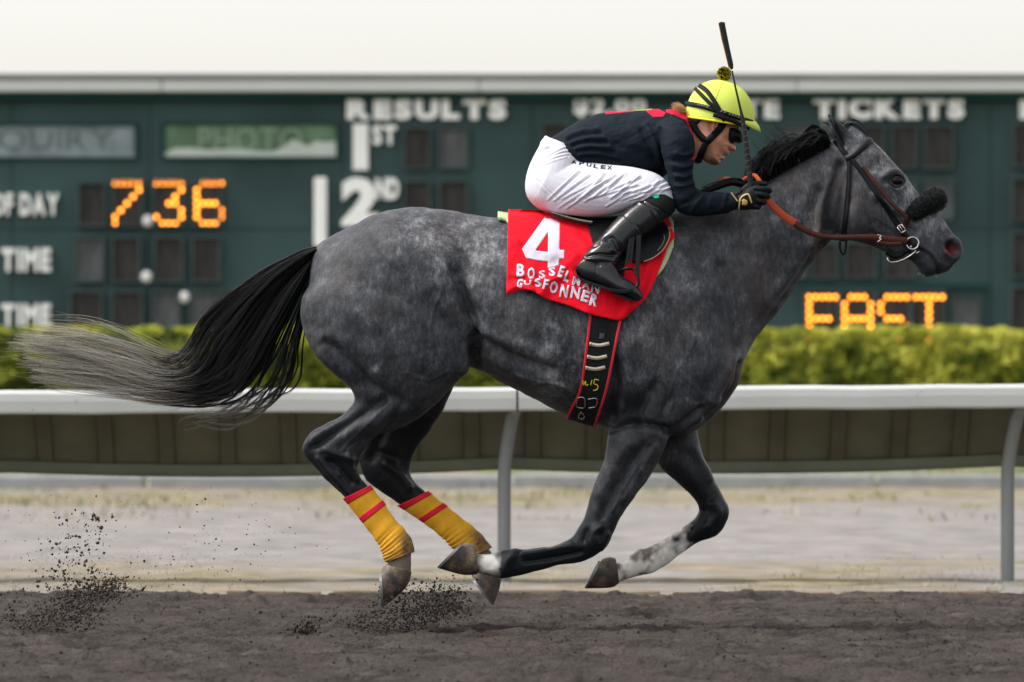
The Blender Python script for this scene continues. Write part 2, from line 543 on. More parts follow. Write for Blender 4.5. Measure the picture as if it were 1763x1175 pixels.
# low concrete kerb in the infield
m_conc = mat('kerb_concrete', (.26, .27, .28), .9, var=.25, scale=3, bump=.3, bscale=20)
kb = MB(); ky = 62.5-CAMD; kz = float(height(62.5))
x = -40.0
kerb = tag(empty('kerb', (0, ky, kz)), kind='structure')
for i in range(20):
    wd = 3.96; dz = random.uniform(-.015, .015); dy = random.uniform(-.05, .05)
    m = MB().box(x, x+wd, ky+dy, ky+dy+.3, kz-.25, kz+.125+dz)
    m.build('kerb_stone', m_conc, kerb, bevel=.03)
    x += 4.0

# half-buried timber edging between dirt and apron
m_wood = mat('weathered_timber', (.20, .165, .12), .9, var=.35, scale=6, stretch=(.5, 4, 8), bump=.4, bscale=30)
for (p0, p1, dy, lab) in ((390, 552, .0, 'weathered timber edging board half buried at the dirt edge, left of the foreleg hooves'),
                     (572, 1136, .02, 'long weathered timber edging board half buried at the dirt edge below the foreleg hooves'),
                     (1158, 1432, .01, 'weathered timber edging board half buried at the dirt edge, third from the left'),
                     (1450, 1720, .03, 'weathered timber edging board half buried at the dirt edge below the right rail post')):
    yy = EDGE+.72+dy
    a = P(p0, 1026, yy); c = P(p1, 1026, yy)
    m = MB(); n = 14
    for k in range(n):
        xa = a[0]+(c[0]-a[0])*k/n; xb = a[0]+(c[0]-a[0])*(k+1)/n
    vs = []; fs = []
    for k in range(n+1):
        xx = a[0]+(c[0]-a[0])*k/n; zt = .012+.012*vnoise(np.array(xx*4), np.array(dy*100+3.))-.004; jy = .01*math.sin(xx*7)
        vs += [(xx, yy+jy, -.08), (xx, yy+jy+.07, -.08), (xx, yy+jy+.07, zt), (xx, yy+jy, zt)]
    for k in range(n):
        for q in range(4):
            fs.append((k*4+q, k*4+(q+1) % 4, k*4+4+(q+1) % 4, k*4+4+q))
    fs += [(3, 2, 1, 0), (n*4, n*4+1, n*4+2, n*4+3)]
    o = MB().add(vs, fs).build('edging_board', m_wood, bevel=.006)
    tag(o, lab, 'edging board', 'timber edging boards along the dirt')

# dry grass blades
def blades(name, n, dlo, dhi, hlo, hhi, col, keep, label, wmul=1.0):
    d = RNG.uniform(dlo, dhi, n); x = RNG.uniform(-1, 1, n)*d*.115
    k = fbm(x*.9+5, d*.35+2, 3)
    sel = RNG.random(n) < keep(k, x, d); d, x = d[sel], x[sel]; n = len(d)
    y = d-CAMD; z = infield_z(x, y)
    h = RNG.uniform(hlo, hhi, n); w = h*RNG.uniform(.05, .1, n)*wmul; a = RNG.uniform(0, 2*np.pi, n); l = RNG.uniform(.1, .8, n)*h; b_ = RNG.uniform(0, 2*np.pi, n)
    c, s = np.cos(a)*w, np.sin(a)*w
    V = np.stack([np.stack([x-c, y-s, z], 1), np.stack([x+c, y+s, z], 1),
                  np.stack([x+c*.6+.4*l*np.cos(b_), y+s*.6+.4*l*np.sin(b_), z+h*.6], 1), np.stack([x+l*np.cos(b_), y+l*np.sin(b_), z+h], 1)], 1).reshape(-1, 3)
    i = np.arange(n)*4
    F = np.concatenate([np.stack([i, i+1, i+2], 1), np.stack([i, i+2, i+3], 1)])
    o = mesh_obj(name, V, F, col, smooth=False)
    tag(o, label, 'grass', kind='stuff')
m_dry = mat('dry_grass', (.30, .265, .17), .9, var=.35, scale=4)
m_grn = mat('green_grass', (.11, .15, .045), .9, var=.35, scale=2)
blades('dry_grass', 9000, 28.2, 36, .01, .035, m_dry, lambda k, x, d: np.clip((k-.42)*3, 0, .7), 'short dry straw-coloured grass sprouting in the sand under the rail')
blades('tall_dry_grass', 6000, 46, 61, .02, .07, m_dry, lambda k, x, d: np.clip((k-.46-.012*x)*6, .0, 1), 'tufty dry grass in front of the low kerb', 1.6)
blades('green_grass', 14000, 50, 90, .02, .09, m_grn, lambda k, x, d: np.clip((k-.45)*5, 0, 1)*np.clip((d-46)/30, .2, 1), 'patchy green grass around the low kerb', 1.8)

# ================================================================== the running rail
m_white = mat('rail_white', (.43, .45, .45), .55, var=.10, scale=2.2, bump=.12, detail=8)
m_post = mat('galvanised_steel', (.20, .215, .222), .5, metal=.25, var=.15, scale=9, stretch=(1, 1, .3), bump=.1)
m_cover = mat('rail_cover_underside', (.115, .112, .082), .8, var=.18, scale=5, bump=.15, bscale=12)
m_rib = mat('rail_cover_rib', (.092, .088, .066), .8, var=.2, scale=5)
m_lip = mat('rail_cover_lip', (.13, .145, .11), .7, var=.18, scale=4)
RD = 30.8-CAMD
slope = .035/5.6
def rail_dz(x): return slope*(x+.2)
N, L, b = m_white.node_tree.nodes, m_white.node_tree.links, m_white.node_tree.nodes['Principled BSDF']
tc = N.new('ShaderNodeTexCoord'); src_ = b.inputs['Base Color'].links[0].from_socket
sp1 = ramp(noise(7, 3, tc.outputs['Object']).outputs['Fac'], [(.66, (0,)*3), (.72, (.55,)*3)])
mxs = N.new('ShaderNodeMixRGB'); L.new(sp1.outputs[0], mxs.inputs[0]); L.new(src_, mxs.inputs[1]); mxs.inputs[2].default_value = (.16, .15, .13, 1); L.new(mxs.outputs[0], b.inputs['Base Color'])
rail = empty('running_rail', (0, RD, 0))
tag(rail, 'white running rail with curved cover on bent steel posts behind the horse', 'rail')
px_m = K/30.8
def rx(px): return (px-CX)/px_m
post_px = [-960, -48, 868, 1743, 2630]
joints = [-1600, -860, 891, 2640, 3400]
for j0, j1 in zip(joints[:-1], joints[1:]):
    xa, xb = rx(j0)+.006, rx(j1)-.006
    prof = [(0, .915), (-.012, .925), (-.016, .985), (-.012, 1.025), (.012, 1.043), (.07, 1.046), (.10, 1.035), (.105, .93), (.09, .915)]
    vs = []; fs = []; n = len(prof); mseg = 24
    for k in range(mseg+1):
        x = xa+(xb-xa)*k/mseg
        w = .002*math.sin(x*9)+.0015*math.sin(x*23)
        for (yy, zz) in prof: vs.append((x, RD+yy, zz+rail_dz(x)+w))
    for k in range(mseg):
        for q in range(n): fs.append((k*n+q, k*n+(q+1) % n, (k+1)*n+(q+1) % n, (k+1)*n+q))
    fs += [tuple(range(n-1, -1, -1)), tuple(mseg*n+q for q in range(n))]
    MB().add(vs, fs).build('top_rail', m_white, rail, bevel=.004)
# cover: panels curving away and down behind the rail, each lapped over the next
def cover_pt(x, t):
    sag = .032*(1-((((rx(868)-x)/2.75) % 1.0)-.5)**2*4)
    ang = t*1.5
    yy = .10+.62*math.sin(ang*.78)
    zz = 1.02-.40*(t**1.45)-sag*t
    return (x, RD+yy, zz+rail_dz(x))
pw = 107/px_m
x = rx(-900)
while x < rx(2660):
    vs = []; fs = []; nt = 12
    for k in range(nt+1):
        t = k/nt
        for xx in (x, x+pw*.5, x+pw-.006): vs.append(cover_pt(xx, t))
    for k in range(nt):
        for q in range(2): fs.append((k*3+q, k*3+q+1, (k+1)*3+q+1, (k+1)*3+q))
    o = MB().add(vs, fs).build('cover_panel', m_cover, rail, smooth=True); solid(o, .006, 1)
    vs = []; fs = []
    for k in range(nt+1):
        t = k/nt
        for xx, dy in ((x-.045, -.002), (x-.04, -.009), (x+.035, -.009), (x+.04, -.002)):
            c = cover_pt(xx, t*.93); vs.append((c[0], c[1]+dy, c[2]+dy*.5))
    for k in range(nt):
        for q in range(3): fs.append((k*4+q, k*4+q+1, (k+1)*4+q+1, (k+1)*4+q))
    MB().add(vs, fs).build('cover_rib', m_rib, rail)
    x += pw
for j0, j1 in zip(post_px[:-1], post_px[1:]):
    vs = []; fs = []; n = 20; prof = [(-.05, .045), (-.045, .0), (-.01, -.022), (.012, -.02), (.012, .045)]
    xa, xb = rx(j0)+.004, rx(j1)-.004
    for k in range(n+1):
        xx = xa+(xb-xa)*k/n; c = cover_pt(xx, 1.0)
        for dy, dz in prof: vs.append((xx, c[1]+dy, c[2]+dz))
    m = len(prof)
    for k in range(n):
        for q in range(m): fs.append((k*m+q, k*m+(q+1) % m, (k+1)*m+(q+1) % m, (k+1)*m+q))
    fs += [tuple(range(m-1, -1, -1)), tuple(n*m+q for q in range(m))]
    MB().add(vs, fs).build('cover_lip', m_lip, rail)
for p in post_px:
    xb = rx(p)
    pts = []; rs = []
    for k in range(15):
        t = k/14
        if t < .55:
            z = -.12+t/.55*.72; dx = 0; dy = .30
        else:
            u = (t-.55)/.45; z = .60+.34*math.sin(u*1.35)/math.sin(1.35); dx = .065*u**1.1; dy = .30-.25*u**1.6
        pts.append((xb+dx, RD+dy, z+(rail_dz(xb) if t > .8 else 0))); rs.append(.037)
    MB().tube(pts, rs, 14).build('post', m_post, rail, smooth=True)

# ================================================================== the hedge
m_leaf, N, L, b = new_mat('hedge_leaf')
b.inputs['Roughness'].default_value = .7; b.inputs['Specular IOR Level'].default_value = .1
at = N.new('ShaderNodeAttribute'); at.attribute_name = 'tint'
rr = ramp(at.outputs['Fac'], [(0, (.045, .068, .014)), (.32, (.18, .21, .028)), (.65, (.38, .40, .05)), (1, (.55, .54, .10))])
L.new(rr.outputs[0], b.inputs['Base Color'])
b.inputs['Subsurface Weight'].default_value = 0
m_stem = mat('hedge_stem', (.08, .06, .04), .9)
HYD = 95-CAMD
hpx = K/95.0
hedge = empty('hedge', (0, HYD, .5))
tag(hedge, 'long clipped yellow-green hedge in front of the scoreboard', 'hedge')
n = 150000
hx = RNG.uniform(-22, 22, n)
top = 2.72+.22*(fbm(hx*.9, hx*0+3.3, 4)-.5)+.08*(vnoise(hx*5, hx*0)-.5)
u = RNG.random(n)
# leaves on the front face, the rounded shoulder and the top
front = u < .62
hz = np.where(front, .45+(top-.5)*RNG.random(n)**.75, top-.15*RNG.random(n)**2)
lump = .5*(fbm(hx*1.6, hz*2.2+7, 3)-.5)
hy = np.where(front, HYD-lump*1.2-.0+RNG.random(n)**2*.35+.5*np.clip((hz-top+.35)/.35, 0, 1)**2, HYD+RNG.uniform(0, 1.8, n))
cl = fbm(hx*2.3+9, hz*3.1, 3)
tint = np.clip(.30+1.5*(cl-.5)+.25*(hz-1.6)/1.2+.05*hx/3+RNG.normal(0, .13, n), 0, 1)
sz = RNG.uniform(.03, .075, n)
dirs = RNG.normal(size=(n, 3)); dirs[:, 1] -= .6; dirs[:, 2] += .5; dirs /= np.linalg.norm(dirs, axis=1)[:, None]
a = np.cross(dirs, RNG.normal(size=(n, 3))); a /= np.linalg.norm(a, axis=1)[:, None]; c2 = np.cross(dirs, a)
C = np.stack([hx, hy, hz], 1)
V = np.stack([C-a*sz[:, None], C+c2*sz[:, None]*.5, C+a*sz[:, None], C-c2*sz[:, None]*.5], 1).reshape(-1, 3)
F = np.arange(n*4).reshape(-1, 4)
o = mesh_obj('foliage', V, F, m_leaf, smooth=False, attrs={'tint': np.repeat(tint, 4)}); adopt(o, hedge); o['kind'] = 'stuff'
# dense twiggy body inside, so no daylight shows through
m = MB()
segs = 100
vs = []; fs = []
for k in range(segs+1):
    xx = -22+44*k/segs; tz = 2.45+.1*math.sin(xx*1.3)
    for yy, zz in ((.35, .3), (.3, 1.6), (.5, tz-.1), (.8, tz), (1.6, tz), (1.8, .3)): vs.append((xx, HYD+yy, zz))
for k in range(segs):
    for q in range(6): fs.append((k*6+q, k*6+(q+1) % 6, (k+1)*6+(q+1) % 6, (k+1)*6+q))
fs += [tuple(range(5, -1, -1)), tuple(segs*6+q for q in range(6))]
m_core = mat('hedge_inside', (.05, .065, .02), 1, var=.4, scale=8)
MB().add(vs, fs).build('branches', m_core, hedge)

# ================================================================== the totalisator board
BD = 105-CAMD
bpx = K/105.0
def bX(px): return (px-CX)/bpx
def bZ(py): return HC+(HY-py)/bpx
m_green = mat('board_green_paint', (.033, .063, .066), .7, var=.45, scale=.45, bump=.05, detail=8)
m_green2 = mat('board_dark_green', (.012, .045, .045), .7, var=.25, scale=.8)
m_fascia = mat('fascia_white', (.62, .64, .66), .6, var=.10, scale=.5, stretch=(1, 1, 4))
m_cap = mat('fascia_cap', (.20, .21, .21), .7, var=.15, scale=1)
m_letter = mat('letter_white', (.82, .84, .85), .6, var=.03, scale=3)
m_disp = mat('lamp_panel', (.038, .036, .036), .8, var=.7, scale=9, stretch=(3, 1, .3))
m_dispg = mat('lamp_panel_grey', (.085, .092, .10), .8, var=.6, scale=9, stretch=(3, 1, .3))
m_frame = mat('lamp_frame', (.06, .085, .085), .8, var=.3, scale=6)
m_bulb = mat('lit_bulb', (.9, .45, .1), .4, emis=(1.0, .28, .018), emis_s=3.4)
m_off = mat('dark_bulb', (.10, .085, .075), .35, var=.3, scale=20)
m_ball = mat('white_ball', (.70, .72, .72), .5, var=.05)
board = empty('scoreboard', (0, BD, .5))
tag(board, 'large dark green racecourse totalisator board with white lettering and orange lit figures', 'scoreboard')
x0, x1 = bX(-1900), bX(3500)
# the wall in sheets of painted ply
edges_px = [-1900, -1500, -1100, -760, -420, -200, 20, 258, 590, 915, 1180, 1420, 1705, 1960, 2200, 2600, 3000, 3500]
for a_, b_ in zip(edges_px[:-1], edges_px[1:]):
    for r0, r1 in ((172, 395), (395, 760)):
        dy = random.uniform(0, .02)
        MB().box(bX(a_)+.008, bX(b_)-.008, BD+dy, BD+.12, bZ(r1)+.008, bZ(r0)-.008).build('wall_sheet', m_green, board)
MB().box(x0, x1, BD+.125, BD+1.6, .3, bZ(140)).build('wall_back', m_green2, board)
x = -1900
while x < 3500:
    w = 545
    MB().box(bX(x)+.006, bX(min(x+w, 3500))-.006, BD-.35, BD+.1, bZ(160), bZ(138)).build('fascia_sheet', m_fascia, board, bevel=.03)
    x += w
MB().box(x0, x1, BD-.42, BD+1.7, bZ(138)+.004, bZ(129)).build('fascia_cap', m_cap, board, bevel=.02)
MB().box(x0, x1, BD-.2, BD+.1, bZ(172)+.004, bZ(160)-.004).build('fascia_shadow_strip', m_green2, board)  # dark strip stands in for the shadow below the fascia

def word(text, x0, y0, x1, y1, bold=.035, gap=.10, depth=.05, mat_=None, yoff=0, name='letter', space=.35):
    ms = []; w = 0
    for ch in text:
        if ch == ' ': w += space; continue
        V, F = char_mesh(ch, bold, depth)
        ms.append((V, F, w-V[:, 0].min())); w += V[:, 0].max()-V[:, 0].min()+gap
    w -= gap
    lo = min(m_[0][:, 1].min() for m_ in ms); hi = max(m_[0][:, 1].max() for m_ in ms)
    sx = (x1-x0)/w; sy = (y1-y0)/(hi-lo)
    for V, F, ox in ms:
        X = bX(x0+(V[:, 0]+ox)*sx); Z = bZ(y1-(V[:, 1]-lo)*sy); Y = BD-.055-V[:, 2]*1.0+yoff
        o = mesh_obj(name, np.stack([X, Y, Z], 1), F, mat_ or m_letter, smooth=False); adopt(o, board)

word('RESULTS', 597, 170, 872, 207, .07, .09)
word('$2.00', 988, 168, 1112, 203, .05, .08)
word('TE', 1276, 169, 1342, 205, .05, .08)
word('TICKETS', 1400, 168, 1660, 206, .07, .09)
word('PLACE', 1755, 168, 1990, 206, .05, .07)
word('1', 608, 214, 634, 293, .06)
word('ST', 641, 216, 683, 250, .045, .06)
word('2', 588, 306, 652, 390, .06)
word('ND', 647, 307, 687, 344, .05, .05)
word('3', 588, 405, 652, 490, .06)
word('OF DAY', -14, 333, 102, 372, .04, .10)
word('TIME', -104, 333, -30, 372, .04, .10)
word('TIME', 3, 428, 88, 468, .04, .13)
word('TIME', 3, 524, 88, 562, .04, .13)
MB().box(bX(541), bX(563), BD-.1, BD-.006, bZ(426), bZ(306)).build('white_bar', m_letter, board, bevel=.03)
# perforated sign windows, faded legends
m_sgrey = mat('faded_grey_sign', (.20, .245, .27), .7, var=.45, scale=2.2, detail=7)
m_sgreen = mat('faded_green_sign', (.10, .17, .11), .7, var=.5, scale=2.0, detail=7)
m_smark = mat('faded_letter', (.22, .29, .24), .7, var=.2, scale=4)
m_smark2 = mat('faded_letter_dark', (.10, .12, .13), .7, var=.3, scale=4)
m_swhite = mat('bird_lime', (.46, .52, .50), .9, var=.15, scale=3)
def window(x0_, x1_, y0_, y1_, m_, nm):
    MB().box(bX(x0_), bX(x1_), BD-.02, BD-.006, bZ(y1_), bZ(y0_)).build(nm, m_, board)
    fr = MB(); t = .05
    for (a_, b_, c_, d_) in ((x0_-4, x1_+4, y0_-4, y0_), (x0_-4, x1_+4, y1_, y1_+3), (x0_-4, x0_, y0_, y1_), (x1_, x1_+4, y0_, y1_)):
        fr.box(bX(a_), bX(b_), BD-.07, BD-.004, bZ(d_)+.001, bZ(c_)-.001)
    fr.build('sign_frame', m_green2, board)
window(-80, 232, 217, 271, m_sgrey, 'sign_window')
window(284, 580, 215, 271, m_sgreen, 'sign_window')
word('INQUIRY', -68, 224, 196, 264, .0, .12, .004, m_smark2, .034, 'faded_letter')
word('PHOTO', 342, 220, 520, 262, .0, .12, .004, m_smark, .034, 'faded_letter')
vs = [(bX(p), BD-.03, bZ(q)) for p, q in ((284, 270), (284, 264), (300, 256), (330, 255), (360, 259), (400, 256), (430, 260), (470, 262), (490, 252), (505, 240), (515, 245), (530, 252), (545, 243), (560, 246), (578, 244), (579, 270))]
V, F = poly_fill([(v[0], v[2]) for v in vs]); o = mesh_obj('pale_stain', np.stack([V[:, 0], V[:, 0]*0+BD-.027, V[:, 1]], 1), F, m_swhite, smooth=False); adopt(o, board); solid(o, .006)

def panel(x0_, x1_, y0_, y1_, grey=False, dots=True):
    o = MB().box(bX(x0_), bX(x1_), BD-.03, BD-.006, bZ(y1_), bZ(y0_)).build('figure_panel', m_dispg if grey else m_disp, board)
    fr = MB(); t = 3.2
    for (a_, b_, c_, d_) in ((x0_-t, x1_+t, y0_-t, y0_), (x0_-t, x1_+t, y1_, y1_+t), (x0_-t, x0_, y0_, y1_), (x1_, x1_+t, y0_, y1_)):
        fr.box(bX(a_), bX(b_), BD-.10, BD-.004, bZ(d_)+.001, bZ(c_)-.001)
    f = fr.build('panel_frame', m_frame, o)
    return o
FONT5 = {'7': ['11111', '00001', '00001', '00010', '00100', '01000', '10000', '10000'][:7],
         '3': ['11111', '00001', '00010', '00110', '00001', '10001', '01110'],
         '6': ['01111', '10000', '10000', '11110', '10001', '10001', '01110'],
         'F': ['11111', '10000', '10000', '11110', '10000', '10000', '10000'],
         'A': ['01110', '10001', '10001', '11111', '10001', '10001', '10001'],
         'S': ['01111', '10000', '10000', '01110', '00001', '00001', '11110'],
         'T': ['11111', '00100', '00100', '00100', '00100', '00100', '00100']}
FONT5['7'] = ['11111', '00001', '00010', '00100', '01000', '10000', '10000']
def bulb_mesh(r):
    V = []; F = []; n = 10
    for i, (rr_, zz) in enumerate(((1, 0), (.92, .38), (.7, .72), (.38, .93))):
        for k in range(n): V.append((r*rr_*math.cos(2*math.pi*k/n), -r*zz, r*rr_*math.sin(2*math.pi*k/n)))
    for i in range(3):
        for k in range(n): F.append((i*n+k, i*n+(k+1) % n, (i+1)*n+(k+1) % n, (i+1)*n+k))
    F.append(tuple(3*n+k for k in range(n)))
    o = MB().add(V, F).build('lit_bulb', m_bulb, smooth=True)
    me = o.data; bpy.data.objects.remove(o); return me
bm_lit = bulb_mesh(.038)
def figure(ch, x0_, y0_, pitch_x, pitch_y, parent):
    for r_, row in enumerate(FONT5[ch]):
        for c_, v in enumerate(row):
            if v == '1':
                o = bpy.data.objects.new('lit_bulb', bm_lit); COL.objects.link(o)
                o.location = (bX(x0_+c_*pitch_x), BD-.045, bZ(y0_+r_*pitch_y))
                o.parent = parent
for (xa, xb, ya, yb, g, ch) in ((137, 180, 317, 387, False, None), (196, 243, 317, 387, False, '7'), (267, 316, 317, 387, False, '3'), (331, 378, 317, 387, False, '6'),
        (131, 177, 411, 483, True, None), (196, 239, 411, 483, False, None), (268, 313, 411, 483, False, None), (333, 376, 411, 483, False, None),
        (123, 173, 504, 566, False, None), (196, 243, 504, 566, False, None), (264, 308, 504, 566, True, None), (331, 378, 504, 566, True, None)):
    o = panel(xa, xb, ya, yb, g)
    if ch: figure(ch, xa+2 if ch != '6' else xa+8, ya-1, (xb-xa-5)/4, 11.6, o)
for (xa, xb, ya, yb, g) in ((698, 738, 222, 288, False), (758, 803, 222, 288, True), (698, 738, 314, 380, False), (758, 803, 314, 380, False), (936, 975, 216, 290, False),
        (1000, 1042, 216, 290, False), (1478, 1520, 219, 287, False), (1537, 1577, 219, 287, False), (1593, 1638, 219, 288, False), (1593, 1638, 312, 376, True), (1537, 1577, 312, 376, True),
        (1345, 1390, 219, 287, True), (1340, 1385, 420, 477, True), (1398, 1440, 420, 477, False), (1457, 1505, 420, 477, False), (1526, 1572, 420, 477, False),
        (1746, 1790, 217, 285, False), (1744, 1790, 309, 378, False), (1744, 1790, 403, 474, False), (1742, 1790, 497, 566, False), (1805, 1850, 217, 285, False), (1805, 1850, 309, 378, False),
        (1641, 1684, 510, 580, True)):
    panel(xa, xb, ya, yb, g)
for ch, xa in (('F', 1391), ('A', 1452), ('S', 1514), ('T', 1575)):
    o = panel(xa-4, xa+50, 503, 590)
    figure(ch, xa+2, 512, 11.2, 12.4, o)
for (cx_, cy_) in ((254, 381), (252, 477), (317, 512)):
    m = MB(); 
    pts = [(bX(cx_), BD-.10+.10*k/4, bZ(cy_)) for k in range(5)]
    m.tube(pts, [.07, .10, .11, .11, .11], 16).build('white_ball', m_ball, board, smooth=True)
MB().box(bX(1385), bX(1700), BD-.08, BD-.006, bZ(499), bZ(488)).build('ledge', m_green2, board)
# ================================================================== the horse
TORSO = [
 (536,446, 530,560, .10, 0), (546,424, 540,600, .17, 0), (565,411, 566,630, .225, 0), (611,387, 614,655, .265, 0), (643,370, 650,662, .28, 0),
 (678,360, 690,662, .285, 0), (712,357, 725,656, .285, 0), (750,359, 760,645, .28, 0), (790,366, 795,630, .272, 0, -.05), (825,371, 832,640, .272, 0, -.08),
 (857,376, 870,662, .288, 0, -.1), (930,385, 937,697, .303, 0, -.12), (1000,389, 998,722, .303, 0, -.14), (1050,386, 1048,738, .295, 0, -.15),
 (1105,378, 1115,752, .275, 0, -.15), (1155,371, 1172,751, .25, 0, -.12), (1205,356, 1218,728, .225, 0, -.08), (1250,338, 1254,690, .20, 0, -.05),
 (1290,324, 1274,656, .172, 0, -.1), (1318,311, 1284,615, .145, 0, -.1), (1341,297, 1312,569, .120, 0, -.1), (1370,280, 1346,529, .105, 0, -.08),
 (1405,261, 1384,470, .095, 0, -.05), (1432,246, 1408,440, .088, 0), (1452,240, 1428,418, .08, 0), (1462,245, 1440,400, .06, 0)]
HEAD = [
 (1466,216, 1436,262, .045, 0), (1482,224, 1436,300, .072, 0), (1500,241, 1437,345, .088, 0), (1518,257, 1440,388, .094, 0), (1536,277, 1452,411, .098, 0, .1),
 (1559,304, 1476,417, .093, 0, .1), (1581,333, 1502,425, .074, 0), (1600,352, 1524,435, .061, 0), (1613,367, 1546,443, .054, 0), (1627,382, 1563,447, .051, 0),
 (1640,402, 1574,455, .054, 0), (1652,414, 1582,466, .056, 0), (1657,430, 1592,477, .053, 0), (1655,442, 1613,474, .045, 0), (1645,453, 1632,468, .028, 0)]
CHEEK = [(1478,290, 1440,330, .05, 0), (1510,310, 1436,360, .09, 0), (1520,345, 1436,392, .10, 0), (1508,388, 1452,412, .085, 0), (1495,405, 1468,415, .05, 0)]
SHOULDER = [(1180,392, 1112,402, .04, -.13), (1225,470, 1105,485, .085, -.155), (1258,565, 1092,585, .105, -.16), (1268,640, 1072,655, .105, -.155), (1232,708, 1052,715, .092, -.15), (1165,748, 1046,748, .08, -.15)]
NFORE = [(1160,735, 1048,715, .082, -.155), (1150,762, 1046,752, .078, -.155), (1134,793, 1041,788, .07, -.155), (1115,826, 1027,822, .062, -.155), (1097,851, 1017,851, .056, -.155), (1083,872, 1009,880, .052, -.155),
 (1066,897, 1003,898, .05, -.155), (1055,918, 995,911, .05, -.155), (1045,940, 986,926, .047, -.155), (1024,956, 967,935, .038, -.155), (1001,967, 945,940.5, .030, -.155),
 (966,973, 925,943.5, .025, -.155), (933,982, 915,945, .025, -.155), (905,990, 899,946.5, .029, -.155), (880,996, 884,944, .034, -.155), (862,996, 866,947, .034, -.155), (846,992, 846,953, .029, -.155), (826,987, 826,954, .028, -.155), (806,986, 808,952, .03, -.155)]
FFORE = [(1195,700, 1110,725, .078, .15), (1201,745, 1124,780, .068, .15), (1210,782, 1143,811, .06, .15), (1222,808, 1166,832, .054, .15), (1234,836, 1187,851, .05, .15),
 (1247,860, 1198,862, .048, .15), (1254,879, 1204,877, .049, .15), (1249,901, 1199,889, .046, .15), (1233,922, 1189,899, .04, .15), (1203,934, 1171,910, .031, .15),
 (1170,956, 1144,926, .026, .15), (1141,978, 1115,942, .028, .15), (1122,988, 1091,950, .034, .15), (1099,992, 1080,966, .03, .15), (1072,1001, 1064,969, .029, .15), (1055,1006, 1045,966, .03, .15)]
NHIND = [(770,430, 570,440, .09, -.13), (795,510, 522,505, .135, -.15), (808,560, 517,550, .15, -.155), (811,605, 534,597, .15, -.155), (807,635, 562,634, .135, -.155), (786,659, 600,664, .115, -.15),
 (757,690, 611,690, .09, -.15), (722,720, 591,713, .073, -.15), (682,740, 560,731, .058, -.15), (650,752, 534,747, .05, -.15), (634,767, 519.5,770, .046, -.15), (622,785, 528,790, .047, -.15),
 (615,803, 547,811, .048, -.15), (618,818, 566,832, .043, -.15), (633,838, 594,857, .032, -.15), (656,866, 622,891, .026, -.15), (675,895, 644,920, .027, -.15), (693,914, 658,941, .031, -.15),
 (707,936, 664,958, .036, -.15), (709,960, 668,972, .032, -.15), (707,985, 671,984, .03, -.15), (700,1005, 668,995, .03, -.15)]
FHIND = [(800,600, 660,620, .1, .13), (786,655, 640,690, .085, .13), (760,712, 630,738, .068, .13), (737,745, 619,763, .056, .13), (720,768, 616,784, .05, .13), (709,793, 619,800, .047, .13),
 (706,815, 628,824, .046, .13), (715,832, 648,841, .043, .13), (733,848, 688,869, .035, .13), (761,870, 725,893, .028, .13), (787,891, 752,913, .028, .13), (812,910, 773,932, .032, .13),
 (832,930, 789,950, .036, .13), (848,953, 806,970, .032, .13), (861,978, 815,986, .03, .13), (858,1000, 820,1000, .03, .13)]
NEAR_EAR = [(1474,244, 1446,264, .030, -.045), (1462,228, 1440,247, .026, -.05), (1449,214, 1432,230, .019, -.052), (1437,203, 1427,212, .010, -.052), (1427,194, 1424,198, .003, -.052)]
FAR_EAR = [(1452,250, 1425,258, .030, .045), (1440,236, 1417,243, .026, .05), (1429,222, 1413,228, .018, .052), (1419,212, 1411,216, .010, .052), (1412,205.5, 1410,208, .003, .052)]
NOSTRIL = (1637, 427)

parts = [loft(TORSO, 4, 48, 2.15), loft(HEAD, 4, 36, 2.25), loft(CHEEK, 4, 28), loft(SHOULDER, 4), loft(mir(SHOULDER), 4), loft(NFORE, 4), loft(FFORE, 4), loft(NHIND, 4, 36), loft(FHIND, 4),
         loft(mir(NHIND[:6]), 4, 36), loft(NEAR_EAR, 4, 20), loft(FAR_EAR, 4, 20)]
HV, HF = remesh(parts, .0060)
px, py = to_px(HV)
w = np.full(len(HV), .35)
w[(px > 500) & (px < 1330) & (py < 770)] = 1.0
w[px > 1405] = .28
HV = smooth(HV, HF, 14, .55, w, taubin=False) if False else smooth(HV, HF, 22, .6, w)
